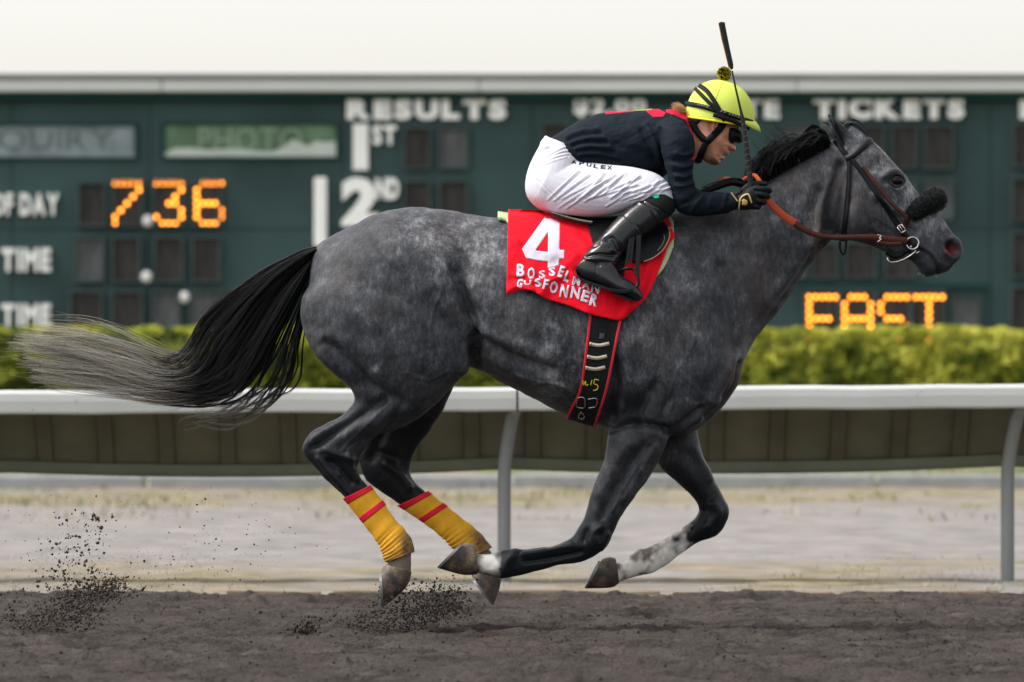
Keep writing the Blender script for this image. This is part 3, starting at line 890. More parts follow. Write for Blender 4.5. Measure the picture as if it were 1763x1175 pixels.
# extra rounding where limbs run into the trunk
w2 = np.exp(-(seg_dist(px, py, [(1050, 735), (1110, 745), (1170, 748)])/30)**2) + np.exp(-(seg_dist(px, py, [(1250, 470), (1275, 600), (1240, 700)])/45)**2) \
   + np.exp(-(seg_dist(px, py, [(560, 470), (600, 430), (700, 430), (790, 520)])/60)**2) + np.exp(-(seg_dist(px, py, [(1110, 400), (1100, 560), (1060, 700)])/40)**2) + .6*np.exp(-(seg_dist(px, py, [(1440, 260), (1425, 330), (1425, 400)])/22)**2)
HV = smooth(HV, HF, 40, .6, np.clip(w2, 0, 1), taubin=False)
HN = normals(HV, HF)
BODY_STROKES = [
 ([(562, 590), (585, 605), (615, 635), (650, 667), (692, 690)], 7, -4.5, 'near'), ([(566, 578), (600, 590), (640, 630), (670, 668)], 14, 3, 'near'),
 ([(530, 580), (560, 618), (600, 655), (640, 682)], 13, 4.5, 'near'),
 ([(786, 470), (806, 530), (814, 575), (818, 625)], 11, -22), ([(806, 560), (806, 610), (798, 640)], 9, 8, 'near'),
 ([(816, 584), (850, 600), (900, 622), (950, 640)], 8, -10, 'near'), ([(820, 612), (870, 635), (930, 655)], 10, 5, 'near'), ([(826, 570), (880, 590), (940, 615)], 12, 5, 'near'),
 ([(660, 380), (690, 420), (740, 470), (780, 520)], 24, 5), ([(600, 420), (640, 470), (650, 540)], 26, 5), ([(700, 520), (720, 580), (700, 640)], 22, 6, 'near'),
 ([(770, 380), (800, 420), (810, 470)], 16, -6),
 ([(1046, 742), (1085, 730), (1130, 735), (1160, 752)], 6, -13, 'near'), ([(1100, 728), (1105, 700), (1130, 660)], 7, -7, 'near'), ([(1150, 740), (1140, 715), (1150, 690)], 6, -6, 'near'),
 ([(1052, 600), (1062, 660), (1052, 720)], 9, -12, 'near'), ([(1080, 560), (1085, 640), (1075, 700)], 16, 7, 'near'),
 ([(1135, 500), (1160, 580), (1170, 640)], 14, -5, 'near'), ([(1190, 480), (1215, 560), (1220, 630)], 18, 6, 'near'),
 ([(1240, 460), (1268, 540), (1268, 600)], 12, -8, 'near'), ([(1274, 628), (1262, 660), (1246, 692), (1215, 718)], 6, -16, 'near'), ([(1266, 612), (1246, 650), (1225, 690)], 10, 7, 'near'),
 ([(1236, 690), (1210, 715), (1178, 738)], 6, 6, 'near'), ([(1205, 705), (1180, 725), (1160, 742)], 6, -7, 'near'),
 ([(1412, 425), (1385, 470), (1345, 525), (1305, 585)], 11, -8, 'near'), ([(1405, 400), (1370, 455), (1330, 520)], 13, 4, 'near'),
 ([(1446, 285), (1434, 320), (1424, 360), (1424, 398)], 8, -15, 'near'), ([(1438, 300), (1420, 345), (1408, 395), (1402, 425)], 7, 9, 'near'), ([(1408, 330), (1395, 370), (1388, 410)], 9, -7, 'near'),
 ([(1445, 262), (1452, 290)], 9, 4, 'near'),
 ([(1505, 335), (1535, 356), (1562, 378), (1580, 392)], 5, 6, 'near'), ([(1512, 352), (1540, 374), (1565, 395)], 7, -6, 'near'),
 ([(1500, 288), (1512, 280), (1522, 286)], 8, -9, 'near'), ([(1522, 305), (1532, 296), (1546, 296), (1558, 306)], 5, 6, 'near'), ([(1530, 322), (1545, 326), (1558, 320)], 4, 5, 'near'),
 ([(1543, 311)], 8, -4, 'near'), ([(1565, 318), (1580, 345), (1600, 370)], 7, -4, 'near'), ([(1572, 335), (1590, 362), (1612, 390)], 5, 3, 'near'),
 ([(1478, 335), (1470, 370), (1478, 400)], 18, 6, 'near'), ([(1500, 400), (1520, 415), (1545, 425)], 6, -6, 'near'),
 ([NOSTRIL], 19, 10, 'near'), ([(1629, 437), (1626, 424), (1634, 414)], 5, 6, 'near'), ([(1634, 424), (1640, 431)], 7, -34, 'near'), ([(1618, 420), (1622, 440), (1632, 452)], 5, -6, 'near'),
 ([(1578, 428), (1590, 433), (1604, 444), (1613, 458), (1615, 474)], 2.6, -9, 'near'), ([(1584, 424), (1600, 436), (1615, 452)], 5, 4, 'near'), ([(1590, 452), (1600, 466)], 8, 4, 'near'),
 ([(1452, 250), (1443, 228), (1431, 206)], 5, -14, 'near'), ([(1546, 415), (1560, 425), (1575, 428)], 5, -5, 'near'),
 # limbs
 ([(1110, 770), (1080, 810), (1050, 860), (1035, 895)], 9, -6, 'near'), ([(1085, 765), (1060, 800), (1035, 850)], 12, 5, 'near'), ([(1128, 770), (1100, 815), (1075, 860)], 7, 4, 'near'),
 ([(1036, 905), (1020, 918), (1026, 935)], 7, 5, 'near'), ([(1010, 915), (1005, 930)], 6, -5, 'near'), ([(1045, 920), (1035, 945)], 5, 4, 'near'),
 ([(1000, 951), (960, 960), (905, 967)], 4, -6, 'near'), ([(985, 940), (930, 951), (900, 955)], 4, 5, 'near'), ([(884, 955), (872, 968), (868, 982)], 7, 5, 'near'),
 ([(1175, 790), (1205, 830), (1222, 860)], 6, -8, 'near'), ([(1195, 775), (1222, 825)], 7, 4), ([(1228, 868), (1236, 885), (1222, 905)], 7, 5), ([(1212, 880), (1215, 896)], 6, -5),
 ([(1190, 912), (1150, 938), (1110, 965)], 4, -4),
 ([(660, 690), (620, 715), (575, 745), (545, 765)], 8, -9, 'near'), ([(690, 705), (640, 730), (600, 748)], 14, 6, 'near'), ([(600, 722), (560, 745), (535, 762)], 7, 5, 'near'),
 ([(560, 775), (585, 785), (605, 790)], 7, 5, 'near'), ([(570, 795), (590, 812), (605, 830)], 5, -6, 'near'), ([(548, 790), (572, 820), (600, 850)], 5, 4, 'near'), ([(600, 775), (603, 800), (615, 825)], 5, 5, 'near'),
 ([(690, 700), (660, 745), (640, 790)], 8, -6), ([(665, 800), (690, 820), (705, 840)], 6, 5), ([(655, 780), (680, 790)], 7, -5)]
BODY_STROKES += [([(1012, 690), (975, 668), (930, 655), (885, 640)], 2.6, 2.2, 'near'), ([(930, 655), (915, 668), (890, 668)], 2.4, 1.6, 'near'), ([(1500, 372), (1530, 388), (1560, 402)], 2.4, 2.2, 'near'), ([(1118, 762), (1098, 800), (1072, 842), (1055, 880)], 2.6, 2.4, 'near'),
 ([(668, 694), (640, 722), (610, 752), (590, 775)], 2.6, 2.4, 'near'), ([(1200, 560), (1190, 600), (1165, 640), (1150, 690)], 2.8, 1.8, 'near'), ([(1170, 640), (1200, 670), (1220, 690)], 2.4, 1.6, 'near'), ([(700, 640), (735, 655), (770, 640)], 2.6, 1.6, 'near'), ([(760, 500), (740, 560), (745, 610)], 2.8, 1.5, 'near'), ([(1040, 900), (1026, 915), (1030, 935)], 2.6, 3, 'near'), ([(1012, 930), (1022, 945)], 3, 3, 'near'), ([(560, 785), (580, 800), (586, 818)], 2.6, 3, 'near')]
for k in range(7):      # ribs barely showing through the coat
    xx = 872+k*20
    BODY_STROKES.append(([(xx+14, 520), (xx+8, 580), (xx-8, 650)], 6, .5, 'near'))
HV = strokes(HV, HN, [(s_[0], s_[1], s_[2]*(2.6 if s_[1] < 18 and s_[0][0][0] < 1420 else 1.8 if s_[0][0][0] > 1420 else 1.6), *s_[3:]) for s_ in BODY_STROKES])
# veins and muscle ripple
HN = normals(HV, HF)
px, py = to_px(HV)
HV = HV + HN*((fbm(px/34+5, py/40+9, 3)-.5)*.010*(px < 1420) + (fbm(px/11+1, py/12+3, 2)-.5)*.0022)[:, None]
HV = smooth(HV, HF, 2, .5)
HN = normals(HV, HF)
BODY_BVH = BVHTree.FromPolygons([tuple(v) for v in HV], [tuple(f) for f in HF.tolist()])

# ---- where the coat is dark, pale, white or muddy, plus painted shade
n1 = fbm(px/60+3, py/60+1, 4)
n2 = fbm(px/14+30, py/16+4, 3)
dark = np.zeros(len(HV)); white = np.zeros(len(HV)); light = np.zeros(len(HV)); mud = np.zeros(len(HV)); pink = np.zeros(len(HV)); tan = np.zeros(len(HV))
nearleg = HV[:, 1] < 0
leg_f = (px > 840) & (px < 1260) & (py > 740)
leg_h = (px > 480) & (px < 870) & (py > 660)
# black points: knees and hocks downward, shading into grey above
tf = np.where(nearleg, (py-835)/80, (py-760)/75); dark = np.maximum(dark, np.where(leg_f, np.clip(tf+.35*(n1-.5), 0, 1), 0))
th = np.where(nearleg, ((py-725)+(620-px)*.25)/70, (py-665)/60); dark = np.maximum(dark, np.where(leg_h, np.clip(th+.35*(n1-.5), 0, 1), 0))
dark = np.maximum(dark, .45*sst(py, 600, 740)*(px < 1300)*(px > 520)*(.6+.8*n1)*(py < 800))  # shade of the underside painted into the coat, stronger towards the belly
def blob(cx, cy, rx_, ry_, a=1): return a*np.exp(-((px-cx)/rx_)**2-((py-cy)/ry_)**2)
dark += blob(1620, 455, 45, 28, .55)+blob(1600, 470, 30, 16, .4)+blob(1544, 311, 19, 15, .95)+blob(1446, 225, 13, 28, 1.4)*(py < 262)+blob(1415, 225, 12, 26, .6)*(py < 255)
dark += blob(1420, 360, 10, 45, .3)+blob(1110, 690, 45, 28, .35)+blob(960, 690, 40, 18, .35)+blob(860, 600, 60, 8, .35)+blob(1190, 380, 90, 18, .45)+blob(600, 560, 80, 60, .15)  # shade in jaw, elbow and flank creases and below the rider's arm painted in
dark += .5*np.exp(-(seg_dist(px, py, [(1432, 246), (1368, 284), (1300, 326)])/9)**2)
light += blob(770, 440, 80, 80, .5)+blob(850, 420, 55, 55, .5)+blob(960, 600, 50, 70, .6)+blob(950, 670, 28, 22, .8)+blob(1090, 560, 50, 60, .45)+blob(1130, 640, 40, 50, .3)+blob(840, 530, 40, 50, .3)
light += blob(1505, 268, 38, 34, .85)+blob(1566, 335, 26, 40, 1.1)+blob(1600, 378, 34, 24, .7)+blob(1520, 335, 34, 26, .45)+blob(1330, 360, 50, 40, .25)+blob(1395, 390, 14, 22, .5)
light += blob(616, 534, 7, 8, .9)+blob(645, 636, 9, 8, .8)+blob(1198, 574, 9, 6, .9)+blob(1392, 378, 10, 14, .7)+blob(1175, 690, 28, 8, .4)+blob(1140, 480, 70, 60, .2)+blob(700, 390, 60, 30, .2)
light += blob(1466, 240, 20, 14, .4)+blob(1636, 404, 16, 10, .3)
pink = np.exp(-((px-1637)/7)**2-((py-430)/7)**2)*nearleg; dark = dark+1.2*np.exp(-((px-1637)/12)**2-((py-425)/13)**2)*nearleg
# socks
ns = (px < 862) & (px > 800) & (py > 930) & nearleg
white = np.where(ns, np.clip(2.2*np.exp(-((px-842)/15)**2-((py-968)/15)**2)+1.2*(n2-.55), 0, 1), 0)
fs = (px < 1196) & (px > 1040) & (py > 900) & ~nearleg
t = (1185-px)/30
white = np.maximum(white, np.where(fs, np.clip(t+2*(n2-.5), 0, 1), 0))
mud = np.where(fs, np.clip(3.6*(n2-.48)+.45*np.exp(-((px-1100)/26)**2), 0, 1)*sst(1165-px, 0, 45)*.9, 0)
mud = np.maximum(mud, np.where(ns, np.clip(3*(n2-.5), 0, 1)*.7, 0))
hs = (px > 640) & (px < 870) & (py > 945) & leg_h & ((px < 715) | (~nearleg))
white = np.maximum(white, np.where(hs, .55*n2, 0)); mud = np.maximum(mud, np.where(hs, .85, 0))
dark = np.where((white > .4) | (mud > .4), dark*.4, dark)
tan = blob(1405, 395, 12, 40, .5)+blob(1460, 330, 30, 40, .25)+blob(1520, 260, 30, 30, .2)+blob(1360, 300, 60, 30, .2)+blob(1290, 480, 30, 80, .2)+blob(1270, 650, 18, 40, .5)+.5*np.clip(n1-.5, 0, 1)

m_coat, N, L, b = new_mat('dapple_grey_coat')
L.new(math_('ADD', .2, math_('MULTIPLY', sa.outputs[0], .12)), b.inputs['Specular IOR Level']) if False else None
b.inputs['Sheen Weight'].default_value = .04; b.inputs['Sheen Roughness'].default_value = .4
tc = N.new('ShaderNodeTexCoord')
at = N.new('ShaderNodeAttribute'); at.attribute_name = 'coat_a'; sa = N.new('ShaderNodeSeparateColor'); L.new(at.outputs['Color'], sa.inputs[0])   # dark, light, white
at2 = N.new('ShaderNodeAttribute'); at2.attribute_name = 'coat_b'; sb_ = N.new('ShaderNodeSeparateColor'); L.new(at2.outputs['Color'], sb_.inputs[0])  # mud, pink, tan
def math_(op, a_, b__, clamp=False):
    n = N.new('ShaderNodeMath'); n.operation = op; n.use_clamp = clamp
    for k, v in enumerate((a_, b__)):
        if isinstance(v, (int, float)): n.inputs[k].default_value = v
        else: L.new(v, n.inputs[k])
    return n.outputs[0]
def mixc(f, a_, b__):
    n = N.new('ShaderNodeMixRGB')
    for k, v in enumerate((f, a_, b__)):
        if isinstance(v, (int, float)): n.inputs[k].default_value = v
        elif isinstance(v, tuple): n.inputs[k].default_value = (*v, 1)
        else: L.new(v, n.inputs[k])
    return n.outputs[0]
mph = N.new('ShaderNodeMapping'); mph.inputs['Scale'].default_value = (1.0, 1.0, .45); mph.inputs['Rotation'].default_value = (0, R(25), 0); L.new(tc.outputs['Object'], mph.inputs['Vector'])
dap = noise(11, 6, None, .62); fine = noise(62, 8, mph.outputs[0], .8); hair = noise(260, 3, mph.outputs[0], .7)
vo = N.new('ShaderNodeTexVoronoi'); vo.inputs['Scale'].default_value = 17; vo.feature = 'SMOOTH_F1'
wv = N.new('ShaderNodeMixRGB'); wv.inputs[0].default_value = .12; L.new(tc.outputs['Object'], wv.inputs[1]); L.new(noise(9, 4).outputs['Color'], wv.inputs[2]); L.new(wv.outputs[0], vo.inputs['Vector'])
v = math_('MULTIPLY', math_('SUBTRACT', dap.outputs['Fac'], .5), .72)
v = math_('ADD', v, math_('MULTIPLY', math_('SUBTRACT', fine.outputs['Fac'], .5), 1.3))
v = math_('ADD', v, math_('MULTIPLY', math_('SUBTRACT', hair.outputs['Fac'], .5), .45))
v = math_('ADD', v, math_('MULTIPLY', math_('SUBTRACT', .36, vo.outputs['Distance']), .36))
amp = math_('ADD', .72, math_('MULTIPLY', sa.outputs[1], .6))
v = math_('MULTIPLY', v, amp)
v = math_('ADD', v, math_('ADD', .43, math_('MULTIPLY', sa.outputs[1], .25)), True)
cr = ramp(v, [(0, (.007, .009, .012)), (.3, (.022, .025, .031)), (.5, (.056, .061, .072)), (.72, (.155, .162, .18)), (1, (.42, .425, .44))])
c = mixc(math_('MULTIPLY', sb_.outputs[2], .7, True), cr.outputs[0], (.13, .088, .068))
c = mixc(math_('MULTIPLY', sa.outputs[0], .97, True), c, (.0075, .0095, .0125))
c = mixc(math_('MULTIPLY', sa.outputs[2], .95, True), c, (.74, .72, .69))
mudc = mixc(fine.outputs['Fac'], (.06, .045, .036), (.24, .18, .14))
c = mixc(sb_.outputs[0], c, mudc)
c = mixc(math_('MULTIPLY', sb_.outputs[1], 1.0, True), c, (.30, .075, .07))
L.new(c, b.inputs['Base Color'])
bp = N.new('ShaderNodeBump'); bp.inputs['Strength'].default_value = .5; bp.inputs['Distance'].default_value = .004
L.new(hair.outputs['Fac'], bp.inputs['Height']); L.new(bp.outputs[0], b.inputs['Normal'])
L.new(math_('ADD', .2, math_('MULTIPLY', sa.outputs[0], -.03)), b.inputs['Specular IOR Level'])
rgh = math_('SUBTRACT', math_('ADD', .42, math_('MULTIPLY', hair.outputs['Fac'], .2)), math_('MULTIPLY', sa.outputs[0], .2)); L.new(rgh, b.inputs['Roughness'])

horse = empty('horse', (0, 0, 0))
tag(horse, 'dapple grey racehorse galloping to the right with black mane and legs', 'horse')
clip = lambda a_: np.clip(a_, 0, 1)
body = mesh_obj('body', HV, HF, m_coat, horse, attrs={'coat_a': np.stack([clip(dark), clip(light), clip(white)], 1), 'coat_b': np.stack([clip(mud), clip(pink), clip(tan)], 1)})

def body_y(px_, py_, back=-1.2, fallback=0.0):
    """depth of the near flank under each photo position"""
    px_ = np.atleast_1d(px_); py_ = np.atleast_1d(py_); out = np.empty(px_.shape)
    for i, (a_, c_) in enumerate(zip(px_, py_)):
        y = -.2
        for _ in range(2):
            p = P(a_, c_, y)
            h = BODY_BVH.ray_cast(Vector((p[0], back, p[2])), Vector((0, 1, 0)))
            if h[0] is None: y = None; break
            y = h[0].y
        out[i] = np.nan if y is None else y
    bad = np.isnan(out)
    if bad.any():
        out[bad] = fallback if bad.all() else np.interp(np.nonzero(bad)[0], np.nonzero(~bad)[0], out[~bad])
    return out

# ---- eyes
m_eye = mat('eye', (.006, .004, .004), .04, var=.1, spec=.22)
m_lid = mat('eyelid', (.012, .012, .014), .5)
def ball(c, r, sq=(1, 1, 1), n=16):
    V = []; F = []
    for i in range(n+1):
        for k in range(2*n):
            a_, b__ = math.pi*i/n, math.pi*k/n
            V.append((c[0]+r*sq[0]*math.sin(a_)*math.cos(b__), c[1]+r*sq[1]*math.sin(a_)*math.sin(b__), c[2]+r*sq[2]*math.cos(a_)))
    for i in range(n):
        for k in range(2*n): F.append((i*2*n+k, i*2*n+(k+1) % (2*n), (i+1)*2*n+(k+1) % (2*n), (i+1)*2*n+k))
    return V, F
ey = float(body_y([1543], [311])[0])
for sgn in (1, -1):
    c = P(1543, 311.5, ey+.0035); c = (c[0], c[1]*sgn, c[2])
    MB().add(*ball(c, .0235, (1.1, .8, .84))).build('eye', m_eye, horse, smooth=True)
    if sgn == 1:
        for path, wd in (([(1529, 314), (1534, 303.5), (1544, 300), (1554, 304.5), (1558, 314)], .0045), ([(1529, 314), (1537, 320.5), (1547, 322.5), (1558, 314)], .0032)):
            L_ = crom(np.array(path, float), 6)
            yy = np.minimum(body_y(L_[:, 0], L_[:, 1]), ey+.001)-.001
            MB().tube([P(a_, c_, y_) for (a_, c_), y_ in zip(L_, yy)], [wd*math.sin(math.pi*(.12+.76*i/(len(L_)-1))) for i in range(len(L_))], 8).build('eyelid', m_lid, horse, smooth=True)

# ---- hooves with worn steel shoes
m_hoof, N, L, b = new_mat('hoof_horn'); b.inputs['Roughness'].default_value = .6
tc = N.new('ShaderNodeTexCoord')
nh = noise(16, 6, tc.outputs['Object'], .6); nh2 = noise(70, 4, tc.outputs['Object'])
rr = ramp(nh.outputs['Fac'], [(.36, (.024, .020, .017)), (.5, (.07, .054, .043)), (.6, (.16, .112, .076)), (.7, (.26, .20, .15))]); L.new(rr.outputs[0], b.inputs['Base Color'])
bp = N.new('ShaderNodeBump'); bp.inputs['Strength'].default_value = .5; bp.inputs['Distance'].default_value = .004; L.new(nh2.outputs['Fac'], bp.inputs['Height']); L.new(bp.outputs[0], b.inputs['Normal'])
m_shoe = mat('horseshoe_aluminium', (.30, .32, .33), .45, metal=.7, var=.25, scale=40, bump=.2)
m_sole = mat('hoof_sole', (.06, .05, .045), .9, var=.4, scale=30, bump=.6)
def hoof(st, yc):
    """st: coronet, mid wall, ground edge as (toe x, toe y, heel x, heel y)"""
    hw = (.040, .050, .060)
    S = [(*s, h, yc) for s, h in zip(st, hw)]
    e = st[2]; pre = st[1]
    A = crom(stations(S), 5)
    ns = 28; th = np.linspace(0, 2*np.pi, ns, endpoint=False)
    V = []
    for ax, ay, bx, by, h, y_, _ in A:
        sc = (CAMD+y_)/K; c_ = np.cos(th); s_ = np.sin(th)
        q = (ax+bx)/2+(ax-bx)/2*c_; r_ = (ay+by)/2+(ay-by)/2*c_
        V.append(np.stack([(q-CX)*sc, y_+h*s_*(1-.12*c_), HC+(HY-r_)*sc], -1))
    m = len(V)
    V0 = np.concatenate(V); F = [(i*ns+k, i*ns+(k+1) % ns, (i+1)*ns+(k+1) % ns, (i+1)*ns+k) for i in range(m-1) for k in range(ns)]
    V0 = np.concatenate([V0, [V0[:ns].mean(0)]]); F += [(m*ns, (k+1) % ns, k) for k in range(ns)]
    o = mesh_obj('hoof', V0, F, m_hoof, horse)
    g = V[-1]; cen = g.mean(0)
    # plane normal of the ground edge, pointing out of the hoof
    u = g[0]-g[ns//2]; u /= np.linalg.norm(u); nrm = np.cross(u, np.array([0, 1., 0])); 
    if nrm @ (cen-V[0].mean(0)) < 0: nrm = -nrm
    k_ = np.arange(ns); use = np.abs(((k_-ns//2+ns//2) % ns)-ns//2) >= 0
    ring_o = cen+(g-cen)*1.02; ring_i = cen+(g-cen)*.70
    sv = []; sf = []
    arc = [k for k in range(ns) if not (ns//2-2 <= k <= ns//2+2)]
    arc = [k for k in range(ns//2+3, ns)]+[k for k in range(0, ns//2-2)]
    for k in arc:
        sv += [ring_o[k], ring_i[k], ring_i[k]+nrm*.009, ring_o[k]+nrm*.009]
    for i in range(len(arc)-1):
        for q in range(4): sf.append((i*4+q, i*4+(q+1) % 4, i*4+4+(q+1) % 4, i*4+4+q))
    sf += [(3, 2, 1, 0), tuple((len(arc)-1)*4+q for q in range(4))]
    mesh_obj('horseshoe', sv, sf, m_shoe, o, smooth=False)
    sv = list(cen+(g-cen)*.99)+list(cen+(g-cen)*.6-nrm*.006)+[cen-nrm*.010]
    sf = [(k, (k+1) % ns, ns+(k+1) % ns, ns+k) for k in range(ns)]+[(ns+k, ns+(k+1) % ns, 2*ns) for k in range(ns)]
    mesh_obj('sole', sv, sf, m_sole, o)
    return o
hoof([(822, 989, 819, 940), (796, 990, 809, 936), (756, 979, 799, 935.5)], -.155)
hoof([(1066, 1004, 1060, 962), (1052, 1012, 1050, 959.5), (1010, 1013.5, 1037, 962.5)], .15)
hoof([(709, 985, 667, 972), (699, 1012, 660, 976), (661, 1045, 657, 982)], -.15)
hoof([(864, 985, 812, 980), (861, 1010, 811, 987), (851, 1040, 813, 993)], .13)

# ---- hair: mane, forelock and tail as thin tapering strands
m_hair, N, L, b = new_mat('horse_hair')
b.inputs['Roughness'].default_value = .30; b.inputs['Specular IOR Level'].default_value = .34
at = N.new('ShaderNodeAttribute'); at.attribute_name = 'tip'
rr = ramp(at.outputs['Fac'], [(0, (.0035, .005, .007)), (.4, (.014, .015, .017)), (.62, (.22, .205, .18)), (1, (.72, .69, .62))]); L.new(rr.outputs[0], b.inputs['Base Color'])
def hair_mesh(name, curves, rad, tips, parent):
    """curves: (n, m, 3); rad (n,) root radius; tips (n, m) 0 black .. 1 pale"""
    n, m, _ = curves.shape
    T = np.gradient(curves, axis=1); T /= np.linalg.norm(T, axis=2)[..., None]+1e-9
    A = np.cross(T, np.array([0, 1., 0.13])); A /= np.linalg.norm(A, axis=2)[..., None]+1e-9; B = np.cross(T, A)
    pr = np.concatenate([np.linspace(.9, 1, max(m//4, 1)), np.linspace(1, .22, m-max(m//4, 1))])
    r = rad[:, None, None]*pr[None, :, None]
    V = np.stack([curves+r*(A*math.cos(q)+B*math.sin(q)) for q in (0, 2.094, 4.189)], 2).reshape(-1, 3)
    i = np.arange(n)[:, None, None]*m*3; s = np.arange(m-1)[None, :, None]*3; k = np.arange(3)[None, None, :]; k2 = (k+1) % 3
    F = np.stack([i+s+k, i+s+k2, i+s+3+k2, i+s+3+k], -1).reshape(-1, 4)
    return mesh_obj(name, V, F, m_hair, parent, attrs={'tip': np.repeat(tips.reshape(-1), 3)})
def strands(guides, n, m, spread, wave, clump=14, yj=.012, short=.22, tight=.33, fray=0.0):
    """guides: list of polylines (px, py, depth); strands run between neighbouring guides, gathered in locks"""
    G = np.stack([crom(np.array(g, float), 6) for g in guides])          # equal number of points per guide
    L_ = G.shape[1]; tt = np.linspace(0, L_-1, m)
    i0 = np.floor(tt).astype(int).clip(0, L_-2); f = (tt-i0)[None, :, None]
    G = G[:, i0]*(1-f)+G[:, i0+1]*f
    ng = len(guides)
    nl = max(n//clump, 1)
    lu = RNG.uniform(0, ng-1, nl)
    lock = RNG.integers(0, nl, n)
    u = np.clip(lu[lock]+RNG.normal(0, .05, n), 0, ng-1.001)
    k = np.floor(u).astype(int); ff = (u-k)[:, None, None]
    C = G[k]*(1-ff)+G[np.minimum(k+1, ng-1)]*ff
    s = np.linspace(0, 1, m)[None, :, None]
    lo = np.clip(RNG.normal(0, 1, (nl, 1, 2)), -1.6, 1.6)[lock]*spread*s*np.array([1.6, .8])
    lo2 = RNG.normal(0, 1, (nl, 1, 2))[lock]*spread*.7*np.sin(s*math.pi)
    C[..., :2] += RNG.normal(0, 1, (n, 1, 2))*fray*s**3+lo+lo2+RNG.normal(0, 1, (n, 1, 2))*spread*tight*s**1.2
    ph = RNG.uniform(0, 6.28, (nl, 1, 1))[lock]; fr = RNG.uniform(1.0, 2.6, (nl, 1, 1))[lock]
    C[..., 1:2] += wave*s*np.sin(ph+fr*s*6.28); C[..., 0:1] += .6*wave*s*np.cos(ph*1.7+fr*s*5)
    C[..., 2] += (RNG.normal(0, 1, (nl, 1))[lock]*yj*1.6+RNG.normal(0, 1, (n, 1))*yj)*(.35+.65*s[..., 0])
    ln = 1.04-short*RNG.random(n)**1.5
    ti = np.clip(np.linspace(0, 1, m)[None]*ln[:, None], 0, 1)*(m-1); j0 = np.floor(ti).astype(int).clip(0, m-2); fj = (ti-j0)[..., None]
    ar = np.arange(n)[:, None]
    C = C[ar, j0]*(1-fj)+C[ar, j0+1]*fj
    return Pn(C[..., 0], C[..., 1], C[..., 2]), C
# the tail: a black dock that breaks into a long pale streaming end
tail_main = [
 [(548, 424, -.02), (500, 443, -.03), (440, 478, -.03), (390, 512, -.02), (350, 546, 0), (328, 588, .02), (296, 618, .02), (240, 598, .0), (160, 572, -.02), (60, 568, -.02)],
 [(547, 428, .02), (500, 452, .03), (445, 492, .03), (398, 535, .02), (362, 580, 0), (336, 624, 0), (288, 638, .0), (210, 608, .02), (130, 584, .03), (45, 577, .03)],
 [(545, 434, -.05), (502, 462, -.05), (452, 510, -.04), (408, 560, -.03), (375, 610, -.02), (344, 646, 0), (285, 654, 0), (205, 628, -.02), (125, 604, -.02), (38, 592, -.03)],
 [(542, 442, .03), (505, 475, .04), (460, 530, .03), (420, 585, .02), (388, 632, .0), (350, 660, .0), (285, 666, .0), (205, 647, .0), (130, 626, .02), (50, 610, .02)],
 [(538, 452, -.03), (508, 492, -.04), (468, 550, -.04), (432, 608, -.03), (400, 650, 0), (356, 672, 0), (288, 676, 0), (212, 662, 0), (140, 645, -.02), (62, 638, -.02)],
 [(535, 460, .0), (510, 510, .0), (475, 572, .0), (442, 630, .0), (410, 664, 0), (362, 682, 0), (295, 685, 0), (225, 675, 0), (155, 660, 0), (74, 652, 0)]]
tail_low = [
 [(536, 455, -.04), (512, 510, -.05), (480, 575, -.05), (452, 630, -.04), (420, 672, -.03), (372, 694, -.02), (310, 700, 0)],
 [(533, 470, .02), (514, 530, .02), (490, 590, .02), (470, 640, .02), (440, 682, .02), (390, 708, .02), (325, 718, .02)],
 [(530, 480, -.04), (517, 545, -.05), (500, 600, -.05), (488, 645, -.04), (458, 688, -.03), (405, 710, -.02), (345, 724, 0)],
 [(527, 490, .0), (522, 555, .0), (510, 600, .0), (504, 640, .0), (480, 676, .0), (435, 700, .0), (378, 716, .0)]]
tail_root = [
 [(549, 424, -.03), (520, 434, -.03), (480, 455, -.03), (440, 480, -.03), (405, 505, -.02), (374, 530, -.02)],
 [(545, 430, -.06), (515, 450, -.06), (475, 482, -.06), (440, 520, -.06), (405, 560, -.05), (375, 600, -.04)],
 [(540, 440, .02), (512, 465, .02), (476, 505, .02), (445, 550, .02), (415, 600, .01), (390, 640, .0)],
 [(536, 450, -.05), (513, 485, -.06), (482, 535, -.06), (452, 590, -.05), (425, 635, -.04), (400, 662, -.03)]]
C1, c1 = strands(tail_main, 2700, 26, 9.5, 8.5, 26, .012, .55, .14, 2.6)
lk_ = RNG.normal(0, .22, 90)[RNG.integers(0, 90, len(c1))][:, None]
tip1 = np.clip(lk_*sst(c1[..., 0], 420, 300)+sst(c1[..., 0], 380, 215)[:]+RNG.normal(-.05, .3, (len(c1), 1))*sst(c1[..., 0], 420, 300)-.15*sst(c1[..., 1], 640, 690), 0, 1)*.95
C2, c2 = strands(tail_low, 420, 22, 13, 12, 13, .012, .4, .11, 1.5)
tip2 = np.clip(.55*sst(c2[..., 1], 640, 720)+RNG.normal(0, .12, (len(c2), 1)), 0, .7)
C3, c3 = strands(tail_root, 2000, 14, 5, 3, 20, .016, .5, .3)
m_ = 26
def resamp(C, t, m):
    k = np.linspace(0, C.shape[1]-1, m); i0 = np.floor(k).astype(int).clip(0, C.shape[1]-2); f = (k-i0)
    return C[:, i0]*(1-f)[None, :, None]+C[:, i0+1]*f[None, :, None], t[:, i0]*(1-f)+t[:, i0+1]*f
C2, tip2 = resamp(C2, tip2, m_); C3, tip3 = resamp(C3, np.clip(RNG.normal(.05, .06, c3.shape[:2]), 0, .3), m_)
